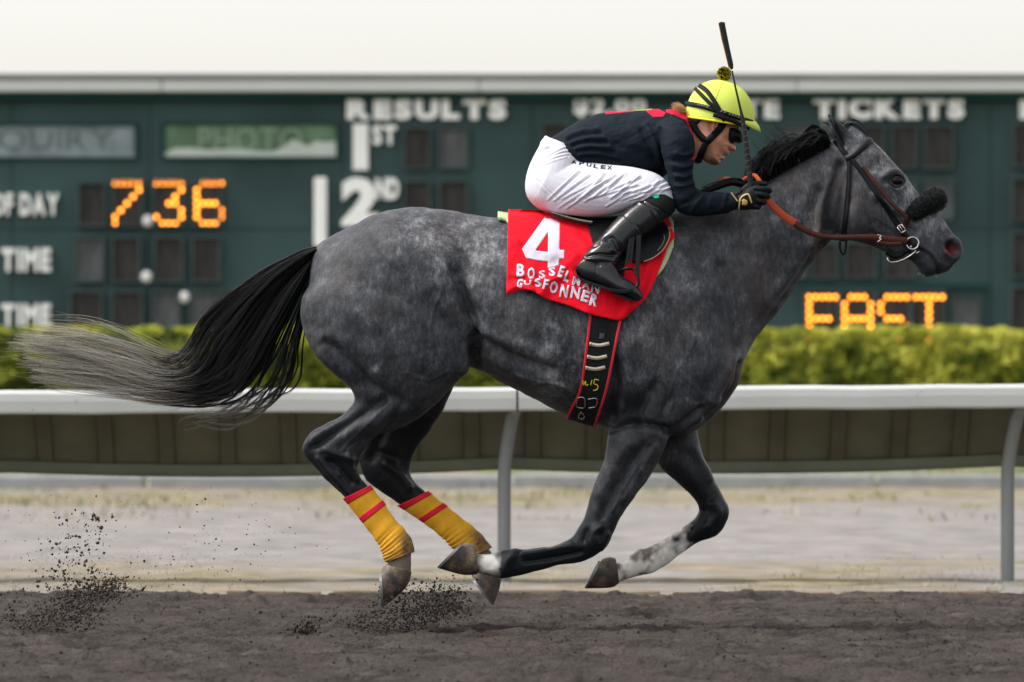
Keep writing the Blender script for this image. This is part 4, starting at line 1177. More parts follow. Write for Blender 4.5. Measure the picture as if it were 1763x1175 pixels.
# a few single flyaway hairs
C4, c4 = strands(tail_main, 170, 26, 20, 12, 2, .05, .3, .33, 10.0)
tip4 = np.clip(sst(c4[..., 0], 420, 240), .1, 1)
Ct = np.concatenate([C1, C2, C3, C4]); tt_ = np.concatenate([tip1, tip2, tip3, tip4])
rd = np.concatenate([RNG.uniform(.0008, .0017, len(C1)), RNG.uniform(.0008, .0015, len(C2)), RNG.uniform(.0014, .0024, len(C3)), RNG.uniform(.0005, .0008, len(C4))])
o = hair_mesh('tail', Ct, rd, tt_, horse)
o['label'] = 'long tail, black at the dock and pale grey at its streaming end'
# the mane: roots along the crest, blown up and back
def mane_guides(roots, lift, back, drop):
    out = []
    for (x, y), l, b__, d in zip(roots, lift, back, drop):
        out.append([(x, y+4, -.02), (x-3, y-l*.6, -.03), (x-b__*.3, y-l, -.03), (x-b__*.65, y-l*.7+d*.2, -.02), (x-b__, y-l*.3+d*.7, -.01)])
    return out
crest = [(1300, 326), (1312, 316), (1326, 307), (1341, 298), (1358, 288), (1376, 278), (1394, 268), (1412, 258), (1428, 249)]
g1 = mane_guides(crest, [30, 36, 38, 38, 36, 32, 26, 22, 20], [14, 22, 32, 42, 50, 56, 60, 58, 52], [44, 36, 26, 22, 20, 16, 14, 16, 20])
M1, c1 = strands(g1, 1250, 16, 6.5, 3.2, 14, .016)
g2 = mane_guides(crest, [14, 20, 24, 26, 26, 24, 20, 18, 14], [8, 12, 18, 24, 30, 34, 36, 34, 30], [30, 26, 18, 14, 12, 10, 9, 10, 12])
M2, c2 = strands(g2, 1100, 16, 3, 1, 22, .02)
# lower mane lying back over the withers behind the hand
g3 = [[(1310, 325, -.03), (1290, 314, -.05), (1262, 308, -.06), (1235, 314, -.06), (1205, 326, -.05)], [(1306, 330, -.05), (1286, 322, -.08), (1258, 318, -.09), (1232, 326, -.09), (1205, 336, -.08)], [(1300, 334, .02), (1280, 320, .03), (1255, 312, .03), (1230, 322, .03), (1200, 334, .02)]]
M3, c3 = strands(g3, 420, 16, 3, 1.4, 16, .012)
# the lock that curls up beside the ears
g4 = [[(1432, 248, 0), (1420, 228, -.01), (1404, 214, -.02), (1390, 222, -.02), (1384, 246, -.02), (1382, 272, -.02)], [(1428, 250, .02), (1414, 234, .01), (1400, 222, .0), (1386, 230, .0), (1376, 250, .0), (1372, 276, .0)]]
M4, c4 = strands(g4, 170, 16, 2.5, 1.2, 12, .01)
g5 = [[(1400, 262, 0), (1380, 240, 0), (1355, 236, 0), (1336, 232, 0), (1322, 218, 0)], [(1350, 292, 0), (1336, 268, 0), (1320, 258, 0), (1310, 246, 0), (1300, 238, 0)]]
M5, c5 = strands(g5, 110, 16, 12, 7, 3, .03)
Cm = np.concatenate([M1, M2, M3, M4, M5])
rd = np.concatenate([RNG.uniform(.0008, .0014, len(M1)), RNG.uniform(.0012, .002, len(M2)), RNG.uniform(.0012, .002, len(M3)), RNG.uniform(.0008, .0013, len(M4)), RNG.uniform(.0004, .0007, len(M5))])
tp = np.clip(RNG.normal(.08, .14, Cm.shape[:2][:1])[:, None]*np.ones((1, 16))+.10*np.linspace(0, 1, 16)[None], 0, .5)
hair_mesh('mane', Cm, rd, tp, horse)
g6 = [[(1450, 228, .0), (1460, 216, .0), (1470, 214, .0), (1481, 222, -.005), (1490, 236, -.01)], [(1448, 222, .03), (1460, 209, .03), (1472, 208, .03), (1484, 217, .02), (1494, 236, .01)]]
M6, c6 = strands(g6, 420, 14, 1.6, .5, 20, .012)
hair_mesh('forelock', M6, RNG.uniform(.0012, .0018, len(M6)), np.full(M6.shape[:2], .04), horse)
# whiskers along the lips
wk = []
for k in range(26):
    t = random.random(); x, y = np.interp(t, [0, .4, .75, 1], [1580, 1598, 1630, 1652]), np.interp(t, [0, .4, .75, 1], [472, 478, 468, 446])
    dx, dy = random.uniform(-3, 4), random.uniform(4, 9); y0_ = random.uniform(-.04, .03)
    wk.append([P(x+dx*s, y-3+dy*s, y0_) for s in np.linspace(0, 1, 6)])
hair_mesh('whiskers', np.array(wk), np.full(len(wk), .00035), np.full((len(wk), 6), .95), horse)
# ================================================================== tack
_T = crom(stations(TORSO[:19]), 6)
_tx = (_T[:, 0]+_T[:, 2])/2
def trunk_y(px_, py_, pad):
    """near-side depth of a sheet lying pad metres outside the barrel, over the topline too"""
    px_ = np.asarray(px_, float); py_ = np.asarray(py_, float)
    top = np.interp(px_, _tx, _T[:, 1])-pad*450; bot = np.interp(px_, _tx, _T[:, 3])+pad*450; hw = np.interp(px_, _tx, _T[:, 4])+pad
    t = np.clip(((top+bot)/2-py_)/((bot-top)/2), -1, 1)
    return -hw*np.sqrt(np.clip(1-np.abs(t)**2.15, 0, 1))**(2/2.15)*(1-.14*t)
def lay(px_, py_, pad, lo=.006):
    """sheet depth: outside both the ideal barrel and the real flank"""
    y = trunk_y(px_, py_, pad)
    b_ = np.empty(len(px_))
    for i, (a_, c_) in enumerate(zip(px_, py_)):
        p = P(a_, c_, -.22); h = BODY_BVH.ray_cast(Vector((p[0], -1.2, p[2])), Vector((0, 1, 0)))
        b_[i] = h[0].y if h[0] is not None else 9
    return np.minimum(y, b_-lo)

def sheet(name, top, bot, nu, nv, yf, mat_, parent=None, thick=.003, both=False, disp=None):
    """ruled sheet between two px polylines"""
    tp = crom(np.array(top, float), 8); bt = crom(np.array(bot, float), 8)
    def rs(Lp, n):
        s = np.concatenate([[0], np.cumsum(np.linalg.norm(np.diff(Lp, axis=0), axis=1))]); t = np.linspace(0, s[-1], n)
        return np.stack([np.interp(t, s, Lp[:, 0]), np.interp(t, s, Lp[:, 1])], 1)
    tp = rs(tp, nu); bt = rs(bt, nu); v = np.linspace(0, 1, nv)[:, None, None]
    G = tp[None]*(1-v)+bt[None]*v
    px_, py_ = G[..., 0].ravel(), G[..., 1].ravel()
    y = yf(px_, py_)
    if disp is not None: y = y-disp(px_, py_)
    V = Pn(px_, py_, y)
    i, j = np.meshgrid(np.arange(nv-1), np.arange(nu-1), indexing='ij'); a_ = (i*nu+j).ravel()
    F = np.stack([a_, a_+nu, a_+nu+1, a_+1], 1)
    if both:
        W = V.copy(); W[:, 1] *= -1
        F = np.concatenate([F, F[:, ::-1]+len(V)]); V = np.concatenate([V, W])
    o = mesh_obj(name, V, F, mat_)
    solid(o, thick)
    if parent: adopt(o, parent)
    return o

m_red = mat('red_saddlecloth', (.70, .003, .016), .8, var=.07, scale=12, bump=.25, bscale=260, spec=.15)
m_cwhite = mat('cloth_numeral_white', (.55, .52, .62), .8, var=.05, scale=20, bump=.2, bscale=260)
m_pad = mat('pale_green_foam_pad', (.36, .46, .27), .85, var=.1, scale=30, bump=.3, bscale=120)
m_black = mat('black_leather', (.007, .008, .010), .42, var=.3, scale=30, bump=.15, bscale=180)
m_blackm = mat('black_webbing', (.012, .013, .015), .8, var=.3, scale=60, bump=.4, bscale=300)
m_rtrim = mat('red_piping', (.55, .03, .045), .6, var=.12, scale=30)
m_tan = mat('tan_edge', (.35, .25, .16), .6)
m_steel = mat('bright_steel', (.62, .62, .62), .25, metal=1, var=.1)
m_brass = mat('cream_buckle', (.52, .48, .38), .4, metal=.3, var=.15, scale=60)
m_brown = mat('brown_leather', (.055, .018, .013), .4, var=.3, scale=25, bump=.15, bscale=150)
m_orange = mat('orange_rubber_grip', (.42, .075, .035), .7, var=.12, scale=40, bump=.5, bscale=400)
m_fleece = mat('black_sheepskin', (.006, .009, .009), .95, var=.5, scale=90, bump=1.0, bscale=140, spec=.1)

# green foam pad, peeping out before and behind the red cloth
pad = sheet('saddle_pad', [(857, 364), (900, 366), (985, 376), (1060, 375), (1110, 372), (1146, 370), (1160, 384)], [(857, 377), (873, 381), (880, 400), (900, 440), (960, 480), (1090, 492), (1137, 470), (1160, 424)],
            60, 26, lambda a_, c_: lay(a_, c_, .018), m_pad, thick=.014, both=True)
tag(pad, 'pale green foam pad peeping out from under the red saddlecloth', 'saddle pad')

def cloth_disp(px_, py_):
    d = .017*(fbm(px_/26+2, py_/36+6, 3)-.5)*sst(py_, 370, 430)
    for line, w_, a_ in (([(880, 420), (905, 415), (950, 440)], 9, 5), ([(884, 480), (930, 478), (960, 474)], 4, -7), ([(890, 476), (930, 482), (985, 474)], 6, 7), ([(930, 505), (950, 480), (990, 440)], 7, 6), ([(945, 515), (975, 480), (1000, 462)], 6, -6),
                         ([(985, 400), (1010, 430)], 9, 5), ([(875, 500), (890, 492), (915, 500)], 6, 9), ([(1010, 535), (985, 500), (960, 500)], 9, 4), ([(1120, 430), (1110, 480), (1090, 530)], 6, 6), ([(1130, 440), (1125, 480), (1105, 520)], 4, -6), ([(1075, 500), (1085, 520), (1072, 545)], 5, 8)):
        d = d+1.7*a_*.001*np.exp(-(seg_dist(px_, py_, crom(np.array(line, float), 4))/w_)**2)
    return d
CTOP = [(875, 361), (905, 361), (930, 363), (958, 371), (985, 380), (1013, 386), (1060, 383), (1110, 374), (1140, 368), (1150, 371)]
CBOT = [(872, 508), (895, 501), (915, 501), (941, 515), (977, 526), (1015, 541), (1045, 548), (1070, 552), (1084, 540), (1113, 512), (1135, 465), (1150, 425), (1162, 408)]
def cloth_y(a_, c_): return lay(np.asarray(a_), np.asarray(c_), .032, .020)-np.maximum(cloth_disp(np.asarray(a_), np.asarray(c_)), -.004)
cloth = sheet('saddlecloth', CTOP, CBOT, 110, 56, cloth_y, m_red, thick=.003, both=True)
tag(cloth, 'red number cloth with a white 4 under the rider\'s boot', 'saddlecloth')
def print_on(name, V2, F, yf, mat_, parent, off=.0035, maxlen=4.0, thick=.001):
    V2, F = densify(V2, F, maxlen)
    V = Pn(V2[:, 0], V2[:, 1], yf(V2[:, 0], V2[:, 1])-off)
    o = mesh_obj(name, V, F, mat_, smooth=False)
    solid(o, thick); adopt(o, parent)
    return o
q = lambda L_: [(860+x/5.875, 350+y/5.875) for x, y in L_]
V4, F4 = poly_fill(q([(460, 140), (522, 142), (612, 195), (607, 475), (655, 474), (652, 560), (604, 562), (600, 630), (545, 650), (488, 660), (490, 592), (380, 580), (270, 555), (228, 465)]), [q([(492, 290), (365, 480), (490, 495)])])
print_on('numeral', V4, F4, cloth_y, m_cwhite, cloth)
def letter_at(ch, cx_, cy_, h, w_, rot, yf, mat_, parent, bold=.042, name='letter', off=.0035, crop=None):
    V, F = char_mesh(ch, bold, 0, 2)
    V = V[:, :2]; lo, hi = V.min(0), V.max(0); V = (V-(lo+hi)/2)/(hi-lo)
    if crop: 
        V[:, 1] = V[:, 1]
    V = V*np.array([w_, -h]); a_ = R(rot); c_, s_ = math.cos(a_), math.sin(a_)
    X = cx_+V[:, 0]*c_-V[:, 1]*s_; Y = cy_+V[:, 0]*s_+V[:, 1]*c_
    V2 = np.stack([X, Y, X*0], 1)
    return print_on(name, V2, F, yf, mat_, parent, off, 4.0, .0008)
for ch, x, y, h, w_, r_ in (('B', 896.6, 466, 22, 14, 3), ('O', 914.8, 471, 21, 13, 4), ('S', 933.5, 473, 14, 12, -6), ('S', 950.5, 467.5, 16, 12, -4), ('E', 966.5, 468, 20, 9, 20), ('L', 977, 476.5, 19, 9, 22), ('M', 992.8, 485, 15, 14, 14), ('A', 1010, 491.5, 14, 14, 14), ('N', 1026, 497, 16, 15, 16),
                          ('G', 895, 488, 17, 10, 12), ('U', 908.5, 487, 8, 13, -4), ('S', 926.5, 487, 15, 11, -10), ('F', 940, 490, 18, 9, 14), ('O', 953.6, 495.5, 22, 14, 8), ('N', 971.5, 501.5, 23, 14, 11), ('N', 991, 504.5, 21, 16, 10), ('E', 1008.5, 510.5, 20, 14, 17), ('R', 1023, 517, 21, 14, 16)):
    letter_at(ch, x, y, h, w_, r_, cloth_y, m_cwhite, cloth)

# ---- the saddle: seat, flaps, stirrups
saddle = empty('saddle', P(1075, 380, 0))
tag(saddle, 'small black racing saddle under the crouching rider', 'saddle')
V, F = loft([(975, 368, 985, 384, .06, 0), (1010, 374, 1015, 390, .10, 0), (1050, 374, 1050, 392, .11, 0), (1090, 366, 1090, 384, .10, 0), (1120, 356, 1120, 374, .07, 0), (1135, 352, 1138, 366, .04, 0)], 5, 24)
adopt(mesh_obj('seat', V, F, m_black), saddle)
m_rimw = mat('pale_seat_binding', (.42, .42, .28), .5)
L_ = crom(np.array([(950, 367), (975, 375), (1000, 381), (1020, 384)], float), 8)
MB().tube([P(a_, c_-1.5, float(y_)) for (a_, c_), y_ in zip(L_, trunk_y(L_[:, 0], L_[:, 1]+6, .045))], .0035, 8).build('seat_binding', m_rimw, saddle, smooth=True)
MB().tube([P(a_, c_+2, float(y_)) for (a_, c_), y_ in zip(L_, trunk_y(L_[:, 0], L_[:, 1]+8, .046))], .005, 8).build('seat_binding', m_black, saddle, smooth=True)
flap_y = lambda a_, c_: lay(np.asarray(a_), np.asarray(c_), .050, .034)
def flap(name, top, bot, pad_, mat_, nu=30, nv=18, thick=.004):
    o = sheet(name, top, bot, nu, nv, lambda a_, c_: lay(a_, c_, pad_, pad_-.014), mat_, saddle, thick)
    f_ = o.copy(); COL.objects.link(f_); f_.scale = (1, -1, 1)
    return o
flap('flap', [(1062, 384), (1100, 376), (1130, 376), (1148, 388), (1152, 402)], [(1076, 440), (1092, 452), (1112, 450), (1134, 437), (1150, 412)], .050, m_black)
EDG = [(1150, 391), (1153, 405), (1149, 418), (1140, 432), (1125, 444), (1108, 451)]
ribbon('flap_edge', EDG, 2.0, lambda a_, c_: flap_y(a_, c_), m_tan, saddle, .004, off=.004)
ribbon('flap_stitching', [(1138, 396), (1144, 408), (1141, 420), (1132, 432)], 1.0, lambda a_, c_: flap_y(a_, c_), m_tan, saddle, .002, off=.004)
flap('girth_flap', [(1010, 382), (1025, 385), (1052, 380), (1075, 376)], [(1022, 425), (1040, 430), (1062, 430), (1085, 425)], .044, m_blackm)
def girth_y(a_, c_): return lay(np.asarray(a_), np.asarray(c_), .012, .012)-.022*sst(-np.asarray(c_), -560, -470)
# ---- over-girth with red edges
girth = empty('girth', P(1020, 700, 0))
tag(girth, 'black girth with red edges round the horse\'s barrel', 'girth')
GL = [(1028, 425), (1022, 480), (1017, 540), (1009, 608), (1000, 669), (984, 705), (977, 721)]
GR = [(1078, 425), (1074, 480), (1069, 547), (1058, 601), (1044, 669), (1031, 712), (1024, 734)]
g = sheet('girth_band', GL, GR, 60, 12, girth_y, m_blackm, girth, .005, both=True)
for e_ in (GL, GR):
    ribbon('red_edge', e_[2:] if e_ is GL else e_[2:], 4.5, girth_y, m_rtrim, girth, .006, off=.003, nw=3)
ribbon('seam', [(a_[0]*.42+b__[0]*.58, a_[1]*.42+b__[1]*.58) for a_, b__ in zip(GL, GR)][1:4], 1.2, girth_y, m_black, girth, .003, off=.003)
# under the belly: the band carries on round
bel = [(px_, ) for px_ in ()]
for y, (xa, xb) in zip((594, 616, 635), ((1015, 1049), (1011, 1045), (1008, 1042))):
    o = ribbon('keeper', [(xa, y-1.5), ((xa+xb)/2, y+1), (xb, y-2.5)], 6, girth_y, m_brass, girth, .004, off=.005)
    for ex in (xa+2.5, xb-2.5):
        yy = float(girth_y([ex], [y-1])[0]); c = P(ex, y-1.5, yy-.009); V, F = ball(c, .0042, (1, .6, 1), 6); adopt(mesh_obj('rivet', V, F, m_tan), o)
m_yel = mat('yellow_marker', (.60, .55, .03), .6)
for path in ([(1031, 655), (1024, 654), (1023, 661), (1029, 664), (1028, 671), (1021, 673)], [(1019, 655), (1017, 664)], [(1013, 662), (1009, 664), (1008, 657), (1005, 663), (1003, 656)]):
    ribbon('marker_scrawl', path, 1.8, girth_y, m_yel, girth, .001, off=.006)
for path in ([(995, 685), (993, 700), (1006, 702), (1006, 686), (995, 685)], [(1012, 688), (1027, 687), (1026, 700), (1013, 703)], [(1000, 710), (1006, 716), (1003, 722), (996, 718), (1000, 710)]):
    ribbon('buckle', path, 1.5, girth_y, m_steel, girth, .003, off=.006)
ribbon('logo_patch', [(1037, 574), (1036, 584)], 9, girth_y, mat('faded_blue_print', (.05, .07, .10), .7, var=.5, scale=120), girth, .001, off=.005)
# stirrup leathers and iron (near side; the far one mirrors it)
for sgn, nm in ((1, 'near'), (-1, 'far')):
    lea = MB(); 
    for path, wd in (([(1100, 405), (1099, 430), (1098, 455), (1097, 476)], 8), ([(1090, 408), (1088, 430), (1085, 455)], 5), ([(1085, 410), (1082, 432), (1079, 456)], 5)):
        L_ = crom(np.array(path, float), 5)
        o = None
        Vv = []; Ff = []
        for i, (a_, c_) in enumerate(L_):
            y_ = (-.345+.07*(470-c_)/65*.9)*sgn if False else (-(.300+.03*(c_-405)/70))*sgn
            for dx in (-wd/2, wd/2):
                for dy in (-.002, .002):
                    Vv.append(P(a_+dx, c_, y_+dy))
        for i in range(len(L_)-1):
            b0 = i*4
            for s_ in ((0, 1, 5, 4), (1, 3, 7, 5), (3, 2, 6, 7), (2, 0, 4, 6)): Ff.append(tuple(b0+k for k in s_))
        MB().add(Vv, Ff).build('stirrup_leather', m_black, saddle)
    y_ = -.335*sgn
    iron = [(1066, 480, .03), (1068, 468, .02), (1078, 463, .0), (1090, 464, -.0), (1097, 474, -.01), (1099, 487, -.015), (1095, 495, -.02), (1088, 497, -.02)]
    L_ = crom(np.array(iron, float), 6)
    o = MB().tube([P(a_, c_, y_+w_*sgn) for a_, c_, w_ in L_], .0065, 10).build('stirrup_iron', m_black, saddle, smooth=True)
    tr = MB(); a_ = [(1050, 496), (1070, 499), (1090, 496)]
    L_ = crom(np.array(a_, float), 5); Vv = []; Ff = []
    for (u, v_) in L_:
        for dy, dz in ((-.042, 0), (.042, 0), (.042, 7), (-.042, 7)): Vv.append(P(u, v_+dz, y_+dy))
    for i in range(len(L_)-1):
        for k in range(4): Ff.append((i*4+k, i*4+(k+1) % 4, i*4+4+(k+1) % 4, i*4+4+k))
    Ff += [(3, 2, 1, 0), tuple(len(L_)*4-4+k for k in range(4))]
    tr.add(Vv, Ff).build('stirrup_tread', m_black, saddle, bevel=.003)

# ---- bridle
bridle = empty('bridle', P(1500, 300, 0))
tag(bridle, 'dark leather bridle with black sheepskin noseband on the horse\'s head', 'bridle')
hy = lambda a_, c_: body_y(a_, c_, fallback=-.05)
ribbon('headpiece', [(1438, 241), (1446, 253), (1455, 265), (1463, 275)], 9, hy, m_black, bridle, .004, off=.004)
ribbon('browband', [(1456, 274), (1468, 268), (1482, 257), (1494, 247), (1501, 241)], 10, hy, m_black, bridle, .004, off=.006)
ribbon('throatlatch', [(1460, 272), (1462, 290), (1461, 320), (1458, 350), (1455, 380), (1452, 402), (1450, 416)], 7.5, hy, m_black, bridle, .004, off=.005)
ribbon('throatlatch_end', [(1446, 416), (1446, 428), (1450, 437), (1454, 436), (1456, 426), (1457, 414)], 4, lambda a_, c_: np.asarray(a_)*0-.045, m_black, bridle, .006)
ribbon('cheekpiece', [(1462, 270), (1474, 284), (1490, 306), (1508, 332), (1526, 358), (1541, 380), (1552, 396)], 8, hy, m_black, bridle, .004, off=.005)
ribbon('noseband_hanger', [(1484, 286), (1500, 306), (1520, 332), (1540, 355), (1556, 370), (1562, 376)], 5.5, hy, m_brown, bridle, .004, off=.004)
ribbon('noseband_strap', [(1554, 398), (1558, 388), (1562, 378), (1566, 368)], 9, hy, m_brown, bridle, .005, off=.005)
ribbon('bit_strap', [(1550, 394), (1556, 402), (1562, 410), (1564, 420)], 10, hy, m_black, bridle, .005, off=.006)
# buckle frames
def buckle(cx_, cy_, w_, h_, rot, yv):
    a_ = R(rot); pts = []
    for u, v_ in ((-1, -1), (1, -1), (1, 1), (-1, 1), (-1, -1)):
        x = cx_+(u*w_*math.cos(a_)-v_*h_*math.sin(a_)); y = cy_+(u*w_*math.sin(a_)+v_*h_*math.cos(a_)); pts.append(P(x, y, yv))
    m = MB()
    for p0, p1 in zip(pts[:-1], pts[1:]): m.tube([p0, p1], .0026, 6)
    m.tube([P(cx_-w_*math.cos(a_), cy_-w_*math.sin(a_), yv), P(cx_+w_*math.cos(a_), cy_+w_*math.sin(a_), yv)], .0018, 6)
    return m.build('buckle', m_steel, bridle, smooth=True)
yb = float(body_y([1552], [396])[0])
buckle(1552, 394, 6.5, 4.5, 55, yb-.014)
# sheepskin roll across the nose, its strap buckled either side
LN = [(1566, 374, -.062), (1577, 364, -.066), (1588, 357, -.064), (1599, 350, -.055), (1608, 345, -.035), (1611, 343, 0), (1608, 345, .035), (1599, 350, .055), (1588, 357, .064), (1577, 364, .066), (1566, 374, .062)]
LR = crom(np.array(LN, float), 8)
rr_ = [.018+.024*math.sin(math.pi*i/(len(LR)-1))**.45 for i in range(len(LR))]
m = MB(); m.tube([P(a_, c_, y_) for a_, c_, y_ in LR], rr_, 28)
fl = m.build('sheepskin_noseband', m_fleece, bridle, smooth=True)
# fleece tufts
ft = []
Vv = np.array([v.co[:] for v in fl.data.vertices]); idx = RNG.integers(0, len(Vv), 5200)
cen = np.array([P(a_, c_, y_) for a_, c_, y_ in LR])
for i in idx:
    p = Vv[i]+RNG.normal(0, .003, 3); d = p-cen[np.argmin(((cen-p)**2).sum(1))]; d /= np.linalg.norm(d)+1e-9
    d = d+RNG.normal(0, .5, 3); ft.append([p-d*.002, p+d*.0015+RNG.normal(0, .0008, 3), p+d*.003+RNG.normal(0, .001, 3)])
ft = np.array(ft)
n, m3, _ = ft.shape
adopt(hair_mesh('fleece_tufts', ft, np.full(n, .0009), np.full((n, m3), .06), None), bridle)['kind'] = 'stuff'
# bit ring, chin strap and lip strap
def ring(c, r, thick, yv, name, mat_, tilt=0, sq=1):
    pts = [P(c[0]+r*math.cos(t), c[1]+r*sq*math.sin(t), yv+tilt*math.sin(t)) for t in np.linspace(0, 2*math.pi, 33)]
    return MB().tube(pts, thick, 8, cap=False).build(name, mat_, bridle, smooth=True)
yk = float(body_y([1568], [420])[0])
for sgn in (1, -1):
    ring((1571, 419), 10.5, .0036, (yk-.012)*sgn, 'bit_ring', m_steel)
MB().tube([P(1568, 425, yk-.010), P(1569, 427, 0), P(1568, 425, -yk+.010)], .005, 8).build('bit_mouthpiece', m_steel, bridle, smooth=True)
MB().tube([P(a_, c_, yk-.014) for a_, c_ in ((1577, 432), (1568, 440), (1556, 447), (1544, 451), (1534, 452), (1529, 449), (1528, 444))], .0034, 8).build('curb_bar', m_steel, bridle, smooth=True)
MB().tube([P(a_, c_, yk-.016) for a_, c_ in ((1577, 437), (1583, 433))], .0018, 6).build('bit_keeper', m_steel, bridle, smooth=True)
ribbon('chin_strap', [(1526, 433), (1538, 440), (1551, 440), (1562, 432), (1567, 424)], 11, hy, m_black, bridle, .008, off=.008)
ribbon('chin_strap', [(1530, 446), (1542, 449), (1555, 446), (1566, 438)], 7, lambda a_, c_: np.asarray(a_)*0+yk-.006, m_black, bridle, .008)
# reins: orange rubber grips near the hand, dark leather forward to the bit
def rein_y(a_, c_):
    a_ = np.asarray(a_, float)
    free = np.interp(a_, [1300, 1320, 1372, 1430, 1480, 1570], [-.195, -.185, -.150, -.125, -.120, yk-.016])
    return np.minimum(free, body_y(a_, c_, fallback=9)-.010)
reins = empty('reins', P(1440, 405, -.12))
tag(reins, 'leather reins with orange rubber grip from the rider\'s hand to the bit', 'reins')
ribbon('rubber_grip', [(1314, 330), (1320, 342), (1334, 358), (1352, 374), (1372, 387)], 12, rein_y, m_orange, reins, .006, off=.004, wid=[9, 10, 12, 13, 14])
ribbon('leather_rein', [(1368, 385), (1380, 393), (1400, 403), (1425, 408.5), (1460, 409), (1500, 409), (1535, 413), (1562, 415.5)], 9, rein_y, m_brown, reins, .005, off=.006, wid=[12, 10.5, 9, 8.5, 9, 11, 13, 13])
ribbon('rein_loop', [(1510, 417), (1530, 420), (1552, 420)], 6, rein_y, m_brown, reins, .004, off=.012)
ribbon('rein_tab', [(1511, 405), (1517, 406), (1514, 411), (1517, 412), (1511, 417)], 1.6, rein_y, m_steel, reins, .002, off=.014)
for sg in (-1,):
    L_ = crom(np.array([(1308, 330, .19), (1330, 350, .17), (1372, 386, .15), (1430, 408, .125), (1500, 410, .12), (1566, 418, -yk+.016)], float), 6)
    Vv = []; Ff = []
    for a_, c_, y_ in L_:
        for d in (-5, 5): Vv += [P(a_, c_+d, y_-.002), P(a_, c_+d, y_+.002)]
    for i in range(len(L_)-1):
        for s_ in ((0, 1, 5, 4), (1, 3, 7, 5), (3, 2, 6, 7), (2, 0, 4, 6)): Ff.append(tuple(i*4+k for k in s_))
    MB().add(Vv, Ff).build('leather_rein', m_brown, reins)
# bridge of the reins looped over the neck before the saddle
for path in ([(1238, 312, -.03), (1246, 308.5, -.05), (1256, 309, -.06), (1266, 312, -.06)], [(1281, 310, -.10), (1290, 304.5, -.12), (1300, 303, -.13), (1307, 311, -.15), (1312, 320, -.17), (1314, 330, -.18)]):
    L_ = crom(np.array(path, float), 6)
    MB().tube([P(a_, c_, y_) for a_, c_, y_ in L_], .0085, 10).build('rubber_grip', m_orange, reins, smooth=True)

# ---- yellow leg wraps
m_yw, N, L, b = new_mat('yellow_bandage'); b.inputs['Roughness'].default_value = .75
tc = N.new('ShaderNodeTexCoord'); at = N.new('ShaderNodeAttribute'); at.attribute_name = 'dirt'
nd = noise(45, 5, tc.outputs['Object']); nb = noise(220, 3, tc.outputs['Object'])
ys_ = mixc(nd.outputs['Fac'], (.62, .29, .004), (.80, .42, .010))
dm = math_('MULTIPLY', at.outputs['Fac'], math_('ADD', .35, nd.outputs['Fac']), True)
L.new(mixc(dm, ys_, (.045, .036, .03)), b.inputs['Base Color'])
bp = N.new('ShaderNodeBump'); bp.inputs['Strength'].default_value = .4; bp.inputs['Distance'].default_value = .003; L.new(nb.outputs['Fac'], bp.inputs['Height']); L.new(bp.outputs[0], b.inputs['Normal'])
m_rband = mat('red_tape', (.62, .015, .04), .55, var=.08, scale=40)
def wrap(leg, i0, i1, label, front_dirt):
    A = crom(stations(leg), 6)[i0*6:int(i1*6)+1]
    n = len(A); A2 = crom(A, 3)
    s = np.linspace(0, 1, len(A2))
    pad_ = .0065
    mid = (A2[:, :2]+A2[:, 2:4])/2; half = (A2[:, :2]-A2[:, 2:4])/2; ln = np.linalg.norm(half, axis=1)
    ns = 36; th = np.linspace(0, 2*np.pi, ns, endpoint=False); V = []; D = []
    for i in range(len(A2)):
        f = (ln[i]+pad_*450)/ln[i]
        # crumpled folds where the fetlock bends, spiral lay elsewhere
        wr = .0032*sst(s[i], .40, .75)*np.sin(s[i]*95+2.2*np.cos(th)+2*vnoise(th*1.4, np.full(ns, s[i]*5)))*(.5-.5*np.cos(th))+.0011*np.sin(s[i]*34+th)
        sc = (CAMD+A2[i, 5])/K
        q_ = mid[i, 0]+half[i, 0]*f*np.cos(th); r_ = mid[i, 1]+half[i, 1]*f*np.cos(th)
        rad = np.stack([half[i, 0]*np.cos(th)/ln[i], np.sin(th), -half[i, 1]*np.cos(th)/ln[i]], -1)
        V.append(np.stack([(q_-CX)*sc, A2[i, 5]+(A2[i, 4]+pad_)*np.sin(th), HC+(HY-r_)*sc], -1)+rad*wr[:, None])
        D.append(np.clip(sst(s[i], .55, .9)*(.25+.95*sst(np.cos(th), 0, .8))*1.3+.25*sst(s[i], .8, 1), 0, 1))
    V = np.concatenate(V); D = np.concatenate(D); m = len(A2)
    F = np.array([(i*ns+k, i*ns+(k+1) % ns, (i+1)*ns+(k+1) % ns, (i+1)*ns+k) for i in range(m-1) for k in range(ns)])
    o = mesh_obj('leg_wrap', V, F, m_yw, attrs={'dirt': D}); solid(o, .003, -1)
    tag(o, label, 'leg wrap', 'yellow leg wraps')
    for s0 in (.005, .205):
        k0 = int(s0*(m-1)); k1 = k0+max(int(.07*(m-1)), 2)
        Vb = []
        for i in range(k0, k1+1):
            R_ = V[i*ns:(i+1)*ns]; c_ = R_.mean(0); d_=R_-c_; Vb.append(c_+d_*(1+.0034/np.linalg.norm(d_,axis=1))[:, None])
        Vb = np.concatenate(Vb); mm_ = k1-k0+1
        Fb = np.array([(i*ns+k, i*ns+(k+1) % ns, (i+1)*ns+(k+1) % ns, (i+1)*ns+k) for i in range(mm_-1) for k in range(ns)])
        solid(mesh_obj('red_tape', Vb, Fb, m_rband, o), .0015, -1)
    return o
wrap(NHIND, 14, 18.7, 'yellow wrap with two red bands on the trailing, nearer hind leg', True)
wrap(FHIND, 8, 12.7, 'yellow wrap with two red bands on the farther hind leg, behind the fore hoof', True)
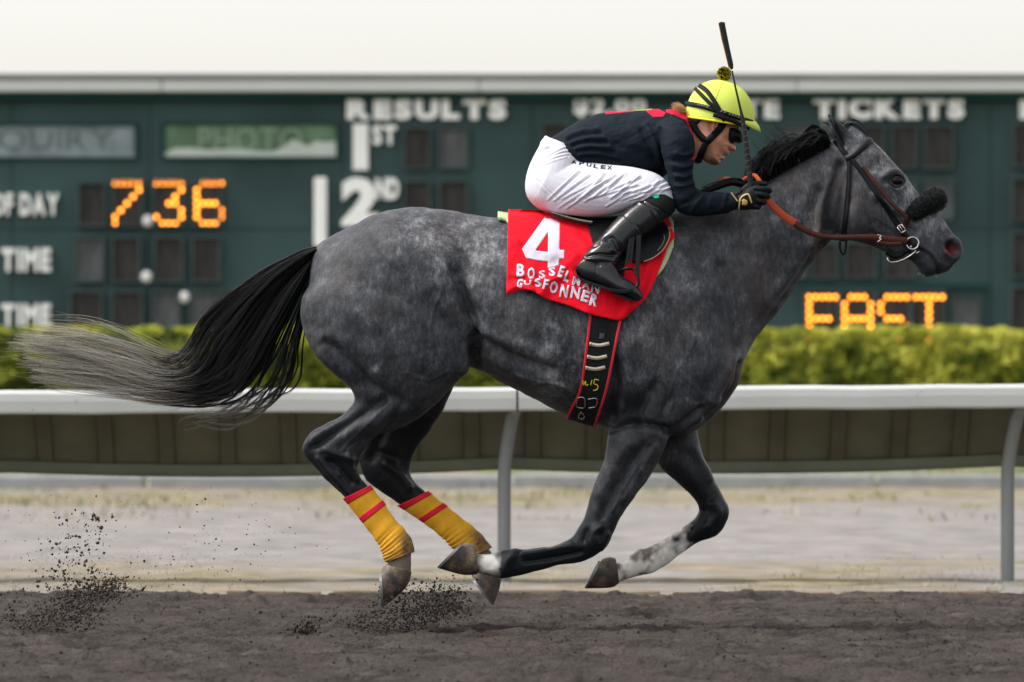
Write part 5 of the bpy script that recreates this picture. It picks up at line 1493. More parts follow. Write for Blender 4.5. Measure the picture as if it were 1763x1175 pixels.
# ================================================================== the rider
TRUNK = [(944,240, 985,292, .125, 0), (965,227, 1010,306, .145, 0), (1001,206, 1040,312, .158, 0), (1040,194.5, 1080,316, .168, 0), (1085,190, 1118,316, .178, 0), (1122,188.5, 1150,300, .178, 0), (1150,189, 1178,272, .15, 0), (1170,192, 1194,256, .10, 0), (1182,198, 1198,248, .065, 0)]
ARM = [(1160,200, 1122,218, .045, -.12), (1182,214, 1134,226, .062, -.165), (1195,236, 1137,244, .066, -.19), (1197,256, 1139,260, .064, -.20), (1195,278, 1143,280, .060, -.205), (1193,300, 1148,302, .056, -.21), (1196,318, 1153,328, .053, -.21), (1204,328, 1160,353, .051, -.21),
       (1217,331, 1178,370, .050, -.208), (1238,331, 1215,372, .046, -.205), (1258,333.5, 1249,368, .038, -.20), (1271,337, 1269,361, .031, -.197)]
PELVIS = [(939,236, 1000,262, .125, 0), (926,256, 1018,288, .15, 0), (911,286, 1022,315, .165, 0), (904,316, 1010,338, .165, 0), (908,340, 995,358, .15, 0), (925,358, 985,368, .115, 0), (945,366, 975,372, .07, 0)]
THIGH = [(955,268, 922,345, .07, -.085), (1000,276, 955,366, .085, -.105), (1045,283, 1005,373, .082, -.14), (1090,288, 1050,371, .076, -.172), (1130,299, 1085,361, .068, -.195), (1152,318, 1112,358, .056, -.205), (1162,342, 1130,366, .042, -.21)]
CALF = [(1164,350, 1128,328, .044, -.21), (1160,367, 1112,337, .053, -.218), (1137,386, 1090,350, .056, -.228), (1107,408, 1060,377, .055, -.248), (1086,424, 1039,400, .049, -.268), (1071,437, 1020,422, .044, -.288), (1062,452, 1003,443, .041, -.300), (1058,462, 996,458, .034, -.305)]
FOOT = [(1006,444, 990,462, .027, -.30), (1024,442, 998,479, .035, -.305), (1052,452, 1022,489, .038, -.315), (1070,475, 1046,497, .040, -.325), (1086,484, 1066,508, .039, -.335), (1100,496, 1086,516, .030, -.34), (1109,512, 1098,520, .014, -.34)]
FACE = [(1186, 190), (1210, 176), (1245, 178), (1270, 200), (1273, 222), (1270, 238), (1263, 246), (1266, 252), (1268.5, 258.5), (1264, 262), (1257, 261.5), (1256, 265), (1252, 268), (1246, 269.2), (1249, 272.5), (1245, 276), (1241, 277), (1240.5, 282), (1234, 286), (1226, 285.5), (1214, 279), (1206, 272), (1203, 285), (1192, 280), (1186, 250), (1180, 215)]

rider = empty('person', P(1075, 372, 0))
tag(rider, 'crouching jockey in navy jersey, white breeches and yellow helmet riding the grey horse', 'person')

# ---- skin: one continuous body
m_skin, N, L, b = new_mat('skin'); b.inputs['Roughness'].default_value = .5; b.inputs['Subsurface Weight'].default_value = .12; b.inputs['Subsurface Radius'].default_value = (.02, .008, .005); b.inputs['Subsurface Scale'].default_value = .3
tc = N.new('ShaderNodeTexCoord'); at = N.new('ShaderNodeAttribute'); at.attribute_name = 'face_tone'; sc_ = N.new('ShaderNodeSeparateColor'); L.new(at.outputs['Color'], sc_.inputs[0])
nz1 = noise(40, 5, tc.outputs['Object']); nz2 = noise(500, 3, tc.outputs['Object'])
c = mixc(nz1.outputs['Fac'], (.56, .25, .155), (.68, .36, .245))
c = mixc(math_('MULTIPLY', sc_.outputs[0], .55, True), c, (.46, .13, .10))
c = mixc(math_('MULTIPLY', sc_.outputs[1], math_('ADD', nz2.outputs['Fac'], .25), True), c, (.10, .06, .04))
c = mixc(math_('MULTIPLY', sc_.outputs[2], .9, True), c, (.42, .31, .20))
L.new(c, b.inputs['Base Color'])
bp = N.new('ShaderNodeBump'); bp.inputs['Strength'].default_value = .25; bp.inputs['Distance'].default_value = .002; L.new(nz2.outputs['Fac'], bp.inputs['Height']); L.new(bp.outputs[0], b.inputs['Normal'])
EAR = [(1228, 202), (1233, 201), (1237, 205), (1237.5, 212), (1235, 219), (1231, 226), (1227, 228), (1225, 223), (1226, 213)]
neck = [(1212, 205, 1216, 276, .055, 0), (1190, 205, 1200, 272, .058, 0), (1168, 205, 1182, 262, .06, 0)]
bp_parts = [inflate(FACE, .074, 38, 0, 1.0), loft(neck, 4, 24), inflate(EAR, .016, 2.6, -.082, .6), inflate(EAR, .016, 2.6, .082, .6), loft(shrink(TRUNK, .72, .03), 3), loft(shrink(PELVIS, .72, .03), 3)]
for st in (ARM, THIGH, CALF, FOOT):
    bp_parts += [loft(shrink(st, .62, .016), 3, 16), loft(mir(shrink(st, .62, .016)), 3, 16)]
# fingers inside the gloves
HAND_Y = -.197
PALM = [(1268, 337, 1266, 361, .026, -.197), (1278, 332, 1277, 362, .032, -.198), (1290, 322, 1294, 361, .033, -.196), (1303, 318, 1308, 355, .028, -.190), (1311, 320, 1314, 348, .020, -.180)]
def finger(pts, r): return [(P(*p), r_) for p, r_ in zip(pts, r)]
FING = [  # knuckle, first joint, second joint, tip: closed on the reins and the whip
 [(1300, 325, -.212), (1317, 326, -.213), (1325, 329, -.190), (1316, 333, -.168), (1303, 334, -.165)],
 [(1303, 334, -.215), (1316, 336, -.214), (1322, 339, -.190), (1313, 342, -.168), (1302, 343, -.165)],
 [(1300, 344, -.213), (1311, 347, -.212), (1316, 349, -.190), (1308, 351, -.168), (1298, 351, -.166)],
 [(1294, 353, -.209), (1303, 356, -.207), (1307, 357, -.188), (1300, 358, -.170), (1291, 357, -.168)],
 [(1280, 328, -.180), (1292, 319, -.182), (1306, 316, -.186), (1318, 317, -.190)]]
FR = [[.0105, .0105, .010, .0095, .0085], [.0105, .0105, .010, .0095, .0085], [.010, .010, .0095, .009, .008], [.0095, .009, .0085, .008, .0075], [.013, .012, .0105, .009]]
def finger_mesh(pts, r, grow=0.0, sgn=1):
    C = crom(np.array([(*p, q_) for p, q_ in zip(pts, r)], float), 5)
    m = MB(); m.tube([P(a_, c_, y_*sgn) for a_, c_, y_, _ in C], list(C[:, 3]+grow), 12)
    last = C[-1]; V, F = ball(P(last[0], last[1], last[2]*sgn), last[3]+grow, n=6); m.add(V, F)
    first = C[0]; V, F = ball(P(first[0], first[1], first[2]*sgn), first[3]+grow, n=6); m.add(V, F)
    return np.array(m.V), m.F
for sgn in (1, -1):
    bp_parts.append(loft(shrink(PALM if sgn == 1 else mir(PALM), .85, .004), 3, 16))
    bp_parts += [finger_mesh(p, np.array(r)*.8, 0, sgn) for p, r in zip(FING, FR)]
BV, BF = remesh(bp_parts, .0032)
BV = smooth(BV, BF, 6, .5)
bx_, by_ = to_px(BV)
hw_ = np.where((bx_ > 1196) & (by_ < 292) & (by_ > 190), .5, 0.0)
BN = normals(BV, BF)
BV = strokes(BV, BN, [
 ([(1245, 269.5), (1240, 270.5), (1236, 270)], 1.5, -3), ([(1258, 261), (1255, 258), (1257, 254)], 2.0, -2.5), ([(1261, 258)], 3.2, 3), ([(1248, 254), (1242, 262), (1238, 268)], 3, -1.6),
 ([(1240, 240), (1228, 240), (1216, 238)], 8, 3.5), ([(1225, 262), (1215, 258)], 9, -4), ([(1250, 240)], 6, -4), ([(1239, 281)], 5, 3), ([(1222, 283), (1210, 276), (1206, 262)], 4, 3),
 ([(1232, 208), (1233, 215), (1230, 221)], 2.2, -16), ([(1224, 205), (1222, 215), (1224, 226)], 2.2, -7), ([(1252, 266), (1247, 267)], 2.5, 2.5), ([(1246, 273)], 2.5, 2)])
BV = smooth(BV, BF, 2, .5)
nb_ = fbm(bx_/7, by_/7, 3)
red_ = np.exp(-((bx_-1264)/8)**2-((by_-258)/8)**2)+.5*np.exp(-((bx_-1238)/14)**2-((by_-246)/10)**2)+.6*np.exp(-((bx_-1231)/7)**2-((by_-214)/12)**2)+.5*np.exp(-((bx_-1248)/5)**2-((by_-271)/4)**2)
stub = 1.3*np.exp(-((bx_-1230)/9)**2-((by_-280)/7)**2)+.25*np.exp(-((bx_-1218)/14)**2-((by_-268)/12)**2)
must = np.exp(-((bx_-1250)/6)**2-((by_-265)/3)**2)+.5*np.exp(-((bx_-1234)/6)**2-((by_-284)/4)**2)
o = mesh_obj('body', BV, BF, m_skin, attrs={'face_tone': np.stack([clip(red_), clip(stub), clip(must)], 1)}); adopt(o, rider)
RB_BVH = BVHTree.FromPolygons([tuple(v) for v in BV], BF.tolist())

# ---- jersey
def cloth_mat(name, col, rough, var, bump, sheen=0, folds=14, weave=420, fold_str=.35):
    m, N_, L_, b_ = new_mat(name); b_.inputs['Roughness'].default_value = rough; b_.inputs['Sheen Weight'].default_value = sheen
    global N, L; N, L = N_, L_
    tc = N_.new('ShaderNodeTexCoord')
    a_ = noise(folds, 3, tc.outputs['Object']); w_ = noise(weave, 2, tc.outputs['Object'])
    L_.new(mixc(a_.outputs['Fac'], tuple(np.array(col)*(1-var)), tuple(np.clip(np.array(col)*(1+var), 0, 1))), b_.inputs['Base Color'])
    b1 = N_.new('ShaderNodeBump'); b1.inputs['Strength'].default_value = fold_str; b1.inputs['Distance'].default_value = .01; L_.new(a_.outputs['Fac'], b1.inputs['Height'])
    b2 = N_.new('ShaderNodeBump'); b2.inputs['Strength'].default_value = bump; b2.inputs['Distance'].default_value = .001; L_.new(w_.outputs['Fac'], b2.inputs['Height']); L_.new(b1.outputs[0], b2.inputs['Normal'])
    L_.new(b2.outputs[0], b_.inputs['Normal'])
    return m
m_navy, N, L, b = new_mat('navy_jersey'); b.inputs['Roughness'].default_value = .75; b.inputs['Specular IOR Level'].default_value = .08
tc = N.new('ShaderNodeTexCoord'); at = N.new('ShaderNodeAttribute'); at.attribute_name = 'trim'; st_ = N.new('ShaderNodeSeparateColor'); L.new(at.outputs['Color'], st_.inputs[0])
nf = noise(22, 4, tc.outputs['Object']); nw_ = noise(420, 2, tc.outputs['Object'])
c = mixc(nf.outputs['Fac'], (.005, .0095, .015), (.0095, .0155, .023))
tr1 = math_('GREATER_THAN', st_.outputs[0], .5); tr2 = math_('GREATER_THAN', st_.outputs[1], .5)
c = mixc(tr1, c, (.50, .012, .045)); c = mixc(tr2, c, (.25, .45, .03))
L.new(c, b.inputs['Base Color'])
b2 = N.new('ShaderNodeBump'); b2.inputs['Strength'].default_value = .3; b2.inputs['Distance'].default_value = .001; L.new(nw_.outputs['Fac'], b2.inputs['Height']); L.new(b2.outputs[0], b.inputs['Normal'])
JV, JF = remesh([loft(TRUNK, 4, 36), loft(ARM, 4, 24), loft(mir(ARM), 4, 24)], .0042)
JV = smooth(JV, JF, 8, .5, None)
jx, jy = to_px(JV)
wj = np.exp(-(seg_dist(jx, jy, [(1140, 205), (1145, 250), (1150, 290)])/16)**2)
JV = smooth(JV, JF, 14, .5, wj, taubin=False)
JN = normals(JV, JF)
FOLDS = []
for k in range(9): FOLDS.append(([(975+k*4, 236+k*5), (1000+k*4, 226+k*6.5), (1030+k*5, 222+k*8)], 3.2, 5*(-1)**k, 'near'))
for (a_, s) in (((1190, 300), 1), ((1190, 308), -1), ((1188, 316), 1), ((1186, 292), -1)): FOLDS.append(([(a_[0]+4, a_[1]), (a_[0]-12, a_[1]+5), (a_[0]-26, a_[1]+4)], 2.6, 5*s, 'near'))
for (L__, w_, a_) in (([(1105, 225), (1118, 250), (1126, 275)], 5, -7), ([(1112, 215), (1128, 245), (1134, 270)], 4, 6), ([(1060, 250), (1100, 262), (1128, 280)], 7, -4), ([(1040, 300), (1080, 285), (1120, 290)], 6, 4), ([(1150, 216), (1170, 214), (1188, 220)], 1.4, -2.5),
                     ([(1136, 222), (1139, 250), (1147, 296), (1154, 330)], 3, -9), ([(1194, 262), (1180, 268), (1165, 265)], 3, 4), ([(1193, 272), (1178, 279), (1160, 276)], 3, -5), ([(1193, 283), (1175, 288), (1158, 284)], 3.2, 4),
                     ([(1200, 335), (1190, 345), (1176, 352)], 4, -6), ([(1210, 336), (1200, 350), (1190, 362)], 4, 5), ([(1250, 335), (1246, 350), (1240, 366)], 3, 3), ([(1256, 336), (1253, 350), (1248, 366)], 2.4, -3.5), ([(1225, 335), (1222, 350), (1216, 368)], 4, 2)):
    FOLDS.append((L__, w_, a_, 'near'))
JV = strokes(JV, JN, [(s_[0], s_[1], s_[2]*1.25, s_[3]) for s_ in FOLDS])
JV = JV+normals(JV, JF)*((fbm(jx/18+jy/40, jy/12, 3)-.5)*.009)[:, None]
JV = smooth(JV, JF, 1, .5)
jx, jy = to_px(JV)
# pink piping and panels over the shoulders, thin green edge on the back
piping = (seg_dist(jx, jy, [(1172, 190), (1182, 204), (1190, 220), (1197, 236), (1201, 250)]) < 3.2)*1.0
piping = np.maximum(piping, (in_poly(jx, jy, [(1040, 180), (1090, 180), (1092, 192), (1070, 194), (1042, 197)])*1.0))
piping = np.maximum(piping, in_poly(jx, jy, [(1108, 180), (1122, 182), (1146, 194), (1142, 201), (1124, 201), (1114, 193)])*1.0)
piping = np.maximum(piping, in_poly(jx, jy, [(1146, 182), (1174, 184), (1182, 200), (1178, 206), (1160, 198), (1148, 194)])*1.0)
piping = np.maximum(piping, (seg_dist(jx, jy, [(1198, 262), (1196, 270), (1193, 274)]) < 1.6)*1.0)
grn = in_poly(jx, jy, [(1066, 170), (1122, 170), (1122, 190.2), (1066, 191.6)])*(np.abs(JV[:, 1]) < .05)*1.0
piping = np.where(grn > 0, 0, piping)
jersey = mesh_obj('jersey', JV, JF, m_navy, attrs={'trim': np.stack([piping, grn, piping*0], 1)}); adopt(jersey, rider)

# ---- breeches
m_white2 = cloth_mat('white_breeches', (.50, .515, .60), .7, .03, .15, folds=18, fold_str=.18)
PV, PF = remesh([loft(PELVIS, 4, 36), loft(THIGH, 4, 28), loft(mir(THIGH), 4, 28), inflate([(939, 233), (945, 236), (952, 241), (965, 242), (978, 244), (990, 251), (1000, 262), (1006, 276), (985, 292), (950, 280), (925, 262), (930, 245)], .128, 26)], .0030)
PV = smooth(PV, PF, 8, .5); pxx, pyy = to_px(PV)
PV = smooth(PV, PF, 16, .5, np.exp(-(seg_dist(pxx, pyy, [(950, 265), (935, 300), (950, 355)])/22)**2), taubin=False)
PN = normals(PV, PF)
WR = []
rw = random.Random(4)
for k in range(24):
    x = 952+k*7.2+rw.uniform(-3, 3); y = 370-k*.6+rw.uniform(-22, 0); dx = 50+rw.uniform(-26, 26); dy = -46+k*.8+rw.uniform(-14, 14)
    WR.append(([(x-8, y-6), (x+dx*.4, y+dy*.55), (x+dx, y+dy)], rw.uniform(1.8, 3.0), rw.uniform(3.0, 5.5), 'near'))
    WR.append(([(x-4, y-4), (x+dx*.4+5, y+dy*.55+2), (x+dx+5, y+dy+3)], rw.uniform(1.6, 2.4), -rw.uniform(2.5, 4.5), 'near'))
for k in range(7):
    WR.append(([(918+k*4, 300-k*5), (940+k*6, 282-k*5), (975+k*5, 270-k*3)], 2.6, 3.5*(-1)**k, 'near'))
for k in range(5):
    WR.append(([(1150-k*6, 325-k*1), (1138-k*7, 332), (1122-k*8, 346)], 2.2, 4*(-1)**k, 'near'))
WR += [([(925, 310), (945, 330), (970, 352), (985, 362)], 1.6, -3.5, 'near'), ([(922, 300), (930, 318), (938, 328)], 6, 3, 'near')]
PV = strokes(PV, PN, [(s_[0], s_[1]*.7, s_[2]*.62, s_[3]) for s_ in WR])
PV = smooth(PV, PF, 1, .35)
breeches = mesh_obj('breeches', PV, PF, m_white2); adopt(breeches, rider)
PB = BVHTree.FromPolygons([tuple(v) for v in PV], PF.tolist())
def bvh_y(bvh, fb):
    def f(a_, c_):
        a_ = np.atleast_1d(a_); c_ = np.atleast_1d(c_); out = np.full(a_.shape, np.nan)
        for i, (u, v_) in enumerate(zip(a_, c_)):
            y = fb
            for _ in range(2):
                p = P(u, v_, y); h = bvh.ray_cast(Vector((p[0], -1.2, p[2])), Vector((0, 1, 0)))
                if h[0] is None: break
                y = h[0].y; out[i] = y
        bad = np.isnan(out)
        if bad.any(): out[bad] = fb if bad.all() else np.interp(np.nonzero(bad)[0], np.nonzero(~bad)[0], out[~bad])
        return out
    return f
m_print = mat('dark_print', (.02, .03, .04), .6)
for ch, x, y, r_ in (('A', 988, 279, 4), ('P', 1001.5, 281.5, 10), ('U', 1014, 284, 12), ('L', 1026, 286.5, 10), ('E', 1038.5, 288, 4), ('X', 1049.5, 289, 2)):
    letter_at(ch, x, y, 6.2, 8.5, r_, bvh_y(PB, -.18), m_print, breeches, .03, off=.002)

# ---- boots
m_boot, N, L, b = new_mat('black_boot_leather'); b.inputs['Roughness'].default_value = .26; b.inputs['Specular IOR Level'].default_value = .42
tc = N.new('ShaderNodeTexCoord'); nl_ = noise(35, 4, tc.outputs['Object']); nl2 = noise(300, 3, tc.outputs['Object'])
L.new(mixc(nl_.outputs['Fac'], (.004, .005, .007), (.012, .014, .017)), b.inputs['Base Color'])
rr = ramp(nl_.outputs['Fac'], [(.3, (.16,)*3), (.7, (.36,)*3)]); L.new(rr.outputs[0], b.inputs['Roughness'])
b2 = N.new('ShaderNodeBump'); b2.inputs['Strength'].default_value = .12; b2.inputs['Distance'].default_value = .002; L.new(nl2.outputs['Fac'], b2.inputs['Height']); L.new(b2.outputs[0], b.inputs['Normal'])
BST = [([(1070, 368), (1092, 384), (1106, 405)], 1.3, -2.5), ([(1094, 346), (1120, 362), (1136, 384)], 1.3, 2.5), ([(1100, 343), (1128, 362), (1142, 380)], 1.2, -2), ([(1045, 412), (1054, 410), (1062, 420), (1070, 436)], 4, -9), ([(1036, 420), (1046, 424), (1060, 434)], 4, 8), ([(1022, 424), (1035, 420), (1050, 428)], 3, -5),
       ([(1006, 442), (1030, 438), (1054, 440), (1066, 436)], 2.4, -8), ([(1010, 447), (1035, 446), (1056, 450)], 3, 5), ([(1028, 452), (1026, 470), (1024, 488)], 1.2, -2), ([(1012, 449), (1024, 455), (1032, 458)], 2, -4),
       ([(1052, 455), (1060, 462), (1064, 472)], 3, 4), ([(992, 470), (1015, 484), (1045, 492), (1080, 508)], 1.4, -3)]
for sgn in (1, -1):
    mm_ = (lambda s: s) if sgn == 1 else mir
    V, F = remesh([loft(mm_(CALF), 4, 28), loft(mm_(FOOT), 4, 24)], .0036)
    V = smooth(V, F, 5, .5); NV = normals(V, F)
    V = strokes(V, NV, [(*s, 'near' if sgn == 1 else 'far') for s in BST]); V = smooth(V, F, 1, .4)
    boot = mesh_obj('boot', V, F, m_boot); adopt(boot, rider)
    if sgn == 1: BOOT_BVH = BVHTree.FromPolygons([tuple(v) for v in V], F.tolist())
    # sole and heel
    A = crom(stations(mm_(FOOT)), 4); Vs = []; Fs = []
    for ax, ay, bx2, by2, h_, y_, _ in A[1:-3]:
        for dy in (-h_*.85, h_*.85):
            for dz in (-1.5, 3.0): Vs.append(P(bx2, by2+dz, y_+dy))
    for i in range(len(A)-5):
        for s_ in ((0, 1, 5, 4), (1, 3, 7, 5), (3, 2, 6, 7), (2, 0, 4, 6)): Fs.append(tuple(i*4+k for k in s_))
    Fs += [(0, 2, 3, 1), tuple((len(A)-5)*4+k for k in (0, 1, 3, 2))]
    adopt(MB().add(Vs, Fs).build('sole', m_blackm, boot, bevel=.002), boot)
by_f = bvh_y(BOOT_BVH, -.28)
m_gaiter = mat('black_neoprene', (.006, .009, .010), .75, var=.2, scale=40)
# neoprene top of the boot with a small green badge
GT = [(1164, 346, 1126, 327, .0455, -.21), (1164, 358, 1118, 331, .052, -.216), (1155, 372, 1104, 341, .0565, -.223)]
V, F = loft(GT, 5, 28); nb = mesh_obj('boot_cuff', V*1.0, F, m_gaiter); adopt(nb, rider)
cf_b = BVHTree.FromPolygons([tuple(v) for v in V], [tuple(f) for f in F])
m_badge = mat('green_badge', (.01, .42, .20), .5)
th_ = np.linspace(0, 2*math.pi, 18, endpoint=False)
Vb2, Fb2 = poly_fill([(1129+6*math.cos(t)*math.cos(.35)-4*math.sin(t)*math.sin(.35), 338+6*math.cos(t)*math.sin(.35)+4*math.sin(t)*math.cos(.35)) for t in th_])
print_on('badge', Vb2, Fb2, bvh_y(cf_b, -.25), m_badge, nb, .002, 4, .001)

# ---- gloves
m_glove = mat('black_glove', (.006, .010, .012), .5, var=.3, scale=40, bump=.25, bscale=250)
for sgn in (1, -1):
    V, F = remesh([loft(PALM if sgn == 1 else mir(PALM), 4, 24)]+[finger_mesh(p, r, 0.0004, sgn) for p, r in zip(FING, FR)], .0019)
    V = smooth(V, F, 3, .5)
    gl = mesh_obj('glove', V, F, m_glove); adopt(gl, rider)
    if sgn == 1: GB = BVHTree.FromPolygons([tuple(v) for v in V], F.tolist())
    if sgn == 1: glove = gl
gl_y = bvh_y(GB, -.225)
m_gold = mat('gold_trim', (.50, .37, .16), .5, var=.1, scale=50)
ribbon('cuff_trim', [(1259, 332), (1264, 339), (1270, 347)], 2.2, lambda a_, c_: np.asarray(a_)*0-.2335, m_gold, glove, .002)
ribbon('cuff_trim', [(1272, 362), (1273, 352), (1275, 342), (1281, 336.5), (1288, 335), (1291, 340), (1294, 350)], 2.4, gl_y, m_gold, glove, .002, off=.002)
m_ynose = mat('gold_emblem', (.55, .36, .10), .5, var=.25, scale=150)
Ve, Fe = poly_fill([(1277, 345), (1280, 343), (1283, 344), (1286, 345), (1287, 349), (1286, 353), (1281, 354), (1277, 353), (1278, 349)])
print_on('emblem', Ve, Fe, gl_y, m_ynose, glove, .002, 3, .001)

# ---- helmet
m_hel = mat('fluorescent_yellow_silk', (.56, .66, .12), .8, var=.06, scale=10, bump=.18, bscale=24)
m_hely = mat('yellow_edge', (.74, .66, .03), .5)
m_strap = mat('black_strap', (.005, .006, .009), .6, var=.2, scale=60)
HO = np.array([1239.5, 206.0]); TIL = R(8.5); HA, HB, HW = 60.0, 67.5, .108
def dome(th, ph, g=0.0):
    """th 0 at the crown .. pi/2 at the rim; ph round the head"""
    st, ct = np.sin(th), np.cos(th)
    u = (HA+g*450)*np.abs(st)**.92*np.cos(ph); v_ = (HB+g*450)*np.abs(ct)**.95*np.sign(ct); y = (HW+g)*np.abs(st)**.92*np.sin(ph)
    x = HO[0]+u*math.cos(TIL)+v_*math.sin(TIL)*.6; z = HO[1]+u*math.sin(TIL)-v_
    return x, z, y
helmet = None
n1_, n2_ = 22, 56
V = []; F = []
for i in range(n1_+1):
    for k in range(n2_):
        x, z, y = dome(math.pi/2*1.04*i/n1_, 2*math.pi*k/n2_)
        V.append(P(float(x), float(z), float(y)))
for i in range(n1_):
    for k in range(n2_): F.append((i*n2_+k, (i+1)*n2_+k, (i+1)*n2_+(k+1) % n2_, i*n2_+(k+1) % n2_))
helmet = mesh_obj('helmet', V, F, m_hel); solid(helmet, .006, -1); adopt(helmet, rider)
def dome_y(g):
    def f(a_, c_):
        a_ = np.asarray(a_, float); c_ = np.asarray(c_, float)
        # solve for the rim frame
        t = math.tan(TIL)
        v_ = None
        u = np.zeros_like(a_); v_ = np.zeros_like(a_)
        for _ in range(8):
            u = (a_-HO[0]-v_*math.sin(TIL)*.6)/math.cos(TIL); v_ = -(c_-HO[1]-u*math.sin(TIL))
        r_ = np.clip(np.abs(u/(HA+g*450))**2.1+np.abs(v_/(HB+g*450))**2.1, 0, 1)
        return -(HW+g)*np.clip(1-r_, 0, 1)**(1/2.1)
    return f
# peak, rim binding, straps over the shell
V = []; F = []; nk = 19
for k in range(nk):
    ph = -1.15+2.3*k/(nk-1); w_ = math.cos(ph/1.15*math.pi/2)**.7
    x, z, y = dome(math.pi/2*.97, ph, .002); x2 = x+9*w_; z2 = z+19*w_
    for t in (0, .5, 1):
        V.append(P(float(x+(x2-x)*t+2*math.sin(t*3.1)*w_), float(z-2+(z2-z)*t), float(y*(1-.06*t))))
for k in range(nk-1):
    for q_ in range(2): F.append((k*3+q_, k*3+q_+1, (k+1)*3+q_+1, (k+1)*3+q_))
pk = mesh_obj('helmet_peak', V, F, m_hel); solid(pk, .005); adopt(pk, helmet)
def ringtube(th, g, r_, nm, mm2, ph0=0, ph1=2*math.pi):
    pts = []
    for ph in np.linspace(ph0, ph1, 60):
        x, z, y = dome(th, ph, g); pts.append(P(float(x), float(z), float(y)))
    return adopt(MB().tube(pts, r_, 8, cap=False).build(nm, mm2, None, smooth=True), helmet)
ringtube(math.pi/2*1.03, .001, .0045, 'rim_binding', m_hely)
d3 = dome_y(.003)
ribbon('helmet_band', [(1179, 178), (1192, 180), (1210, 184), (1230, 190), (1252, 197), (1275, 204.5), (1296, 211)], 8, d3, m_strap, helmet, .003)
ribbon('helmet_strap', [(1196, 152), (1206, 162), (1220, 176), (1234, 190), (1246, 206)], 6.5, d3, m_strap, helmet, .003, off=.001)
ribbon('helmet_strap', [(1203, 147), (1216, 156), (1228, 172), (1238, 189), (1248, 208)], 7.5, d3, m_strap, helmet, .003, off=.002)
ribbon('helmet_trim', [(1228, 198), (1245, 203), (1262, 209), (1280, 217), (1290, 222)], 7, dome_y(.004), m_strap, helmet, .003, off=.002)
m_ltr = mat('grey_lettering', (.30, .32, .30), .6)
for x, y in ((1203, 180.5), (1208, 181.5), (1213, 183), (1218, 184.5), (1242, 191.5), (1248, 193.5), (1257, 197), (1262, 198.5), (1267, 200), (1272, 202), (1277, 203.5)):
    letter_at('n' if int(x) % 2 else 'a', x, y, 2.4, 3.2, 16, d3, m_ltr, helmet, .0, name='lettering', off=.003)
# seam lines of the silk
ribbon('seam', [(1246, 139), (1240, 150), (1232, 170), (1226, 186)], .8, dome_y(.001), m_hely, helmet, .001, off=.001)
# pompom: wool tufts
m_pom = mat('yellow_wool', (.60, .56, .03), .9, var=.3, scale=60)
m_pomb = mat('black_wool', (.012, .012, .01), .9)
pc = np.array(P(1246.6, 127.5, 0))
V, F = ball(tuple(pc), .020, n=10); pom = mesh_obj('pompom', V, F, m_pom); adopt(pom, helmet)
for nm, mt, cnt in (('yellow_tufts', m_pom, 620), ('black_tufts', m_pomb, 420)):
    d = RNG.normal(size=(cnt, 3)); d /= np.linalg.norm(d, axis=1)[:, None]
    a_ = np.cross(d, RNG.normal(size=(cnt, 3))); a_ /= np.linalg.norm(a_, axis=1)[:, None]; c2_ = np.cross(d, a_)
    base = pc+d*.014; tipp = pc+d*RNG.uniform(.023, .029, cnt)[:, None]; w_ = .0022
    V = np.stack([base-a_*w_, base+a_*w_, tipp+a_*w_*1.3, tipp-a_*w_*1.3, base-c2_*w_, base+c2_*w_, tipp+c2_*w_*1.3, tipp-c2_*w_*1.3], 1).reshape(-1, 3)
    i = np.arange(cnt)[:, None]*8; F = np.concatenate([i+np.array([[0, 1, 2, 3]]), i+np.array([[4, 5, 6, 7]])])
    o = mesh_obj(nm, V, F, mt, smooth=False); adopt(o, pom); o['kind'] = 'stuff'
# harness: chin straps and goggles
fy = bvh_y(RB_BVH, -.07)
fy2 = lambda a_, c_: np.minimum(fy(a_, c_), -.066)
ribbon('chin_strap', [(1249, 206), (1240, 221), (1228, 234), (1217, 244)], 12, fy2, m_strap, helmet, .006, off=.006)
ribbon('chin_strap', [(1190, 206), (1197, 222), (1207, 235), (1217, 244)], 10.5, fy2, m_strap, helmet, .006, off=.005)
ribbon('chin_strap', [(1218, 240), (1213, 252), (1207, 266), (1202, 278)], 11, lambda a_, c_: np.interp(np.asarray(c_, float), [240, 262, 282], [-.072, -.066, -.035]), m_strap, helmet, .006, off=.005)
V, F = ball(P(1203, 277, -.03), .011, (1.2, 2.6, .9), 8); adopt(mesh_obj('chin_cup', V, F, m_strap), helmet)
m_lens = mat('mirror_lens', (.05, .055, .06), .08, var=.3, scale=30, spec=1.0, coat=1.0)
GO = [(1250, 216), (1258, 217), (1268, 221), (1276, 227), (1280, 236), (1278, 245), (1272, 248), (1266, 246), (1262, 249), (1256, 250), (1251, 244), (1248, 232)]
V, F = remesh([inflate(GO, .072, 11, 0, .8)], .0022); V = smooth(V, F, 4, .5)
gog = mesh_obj('goggles', V, F, m_strap); adopt(gog, rider)
LE = [(1266, 223), (1274, 228), (1279, 236), (1277, 244), (1271, 246), (1268, 238)]
V, F = remesh([inflate(LE, .060, 9, 0, .8)], .0022); V = smooth(V, F, 3, .5); V[:, 0] += .0022; V[:, 1] *= 1.08
adopt(mesh_obj('lens', V, F, m_lens), gog)
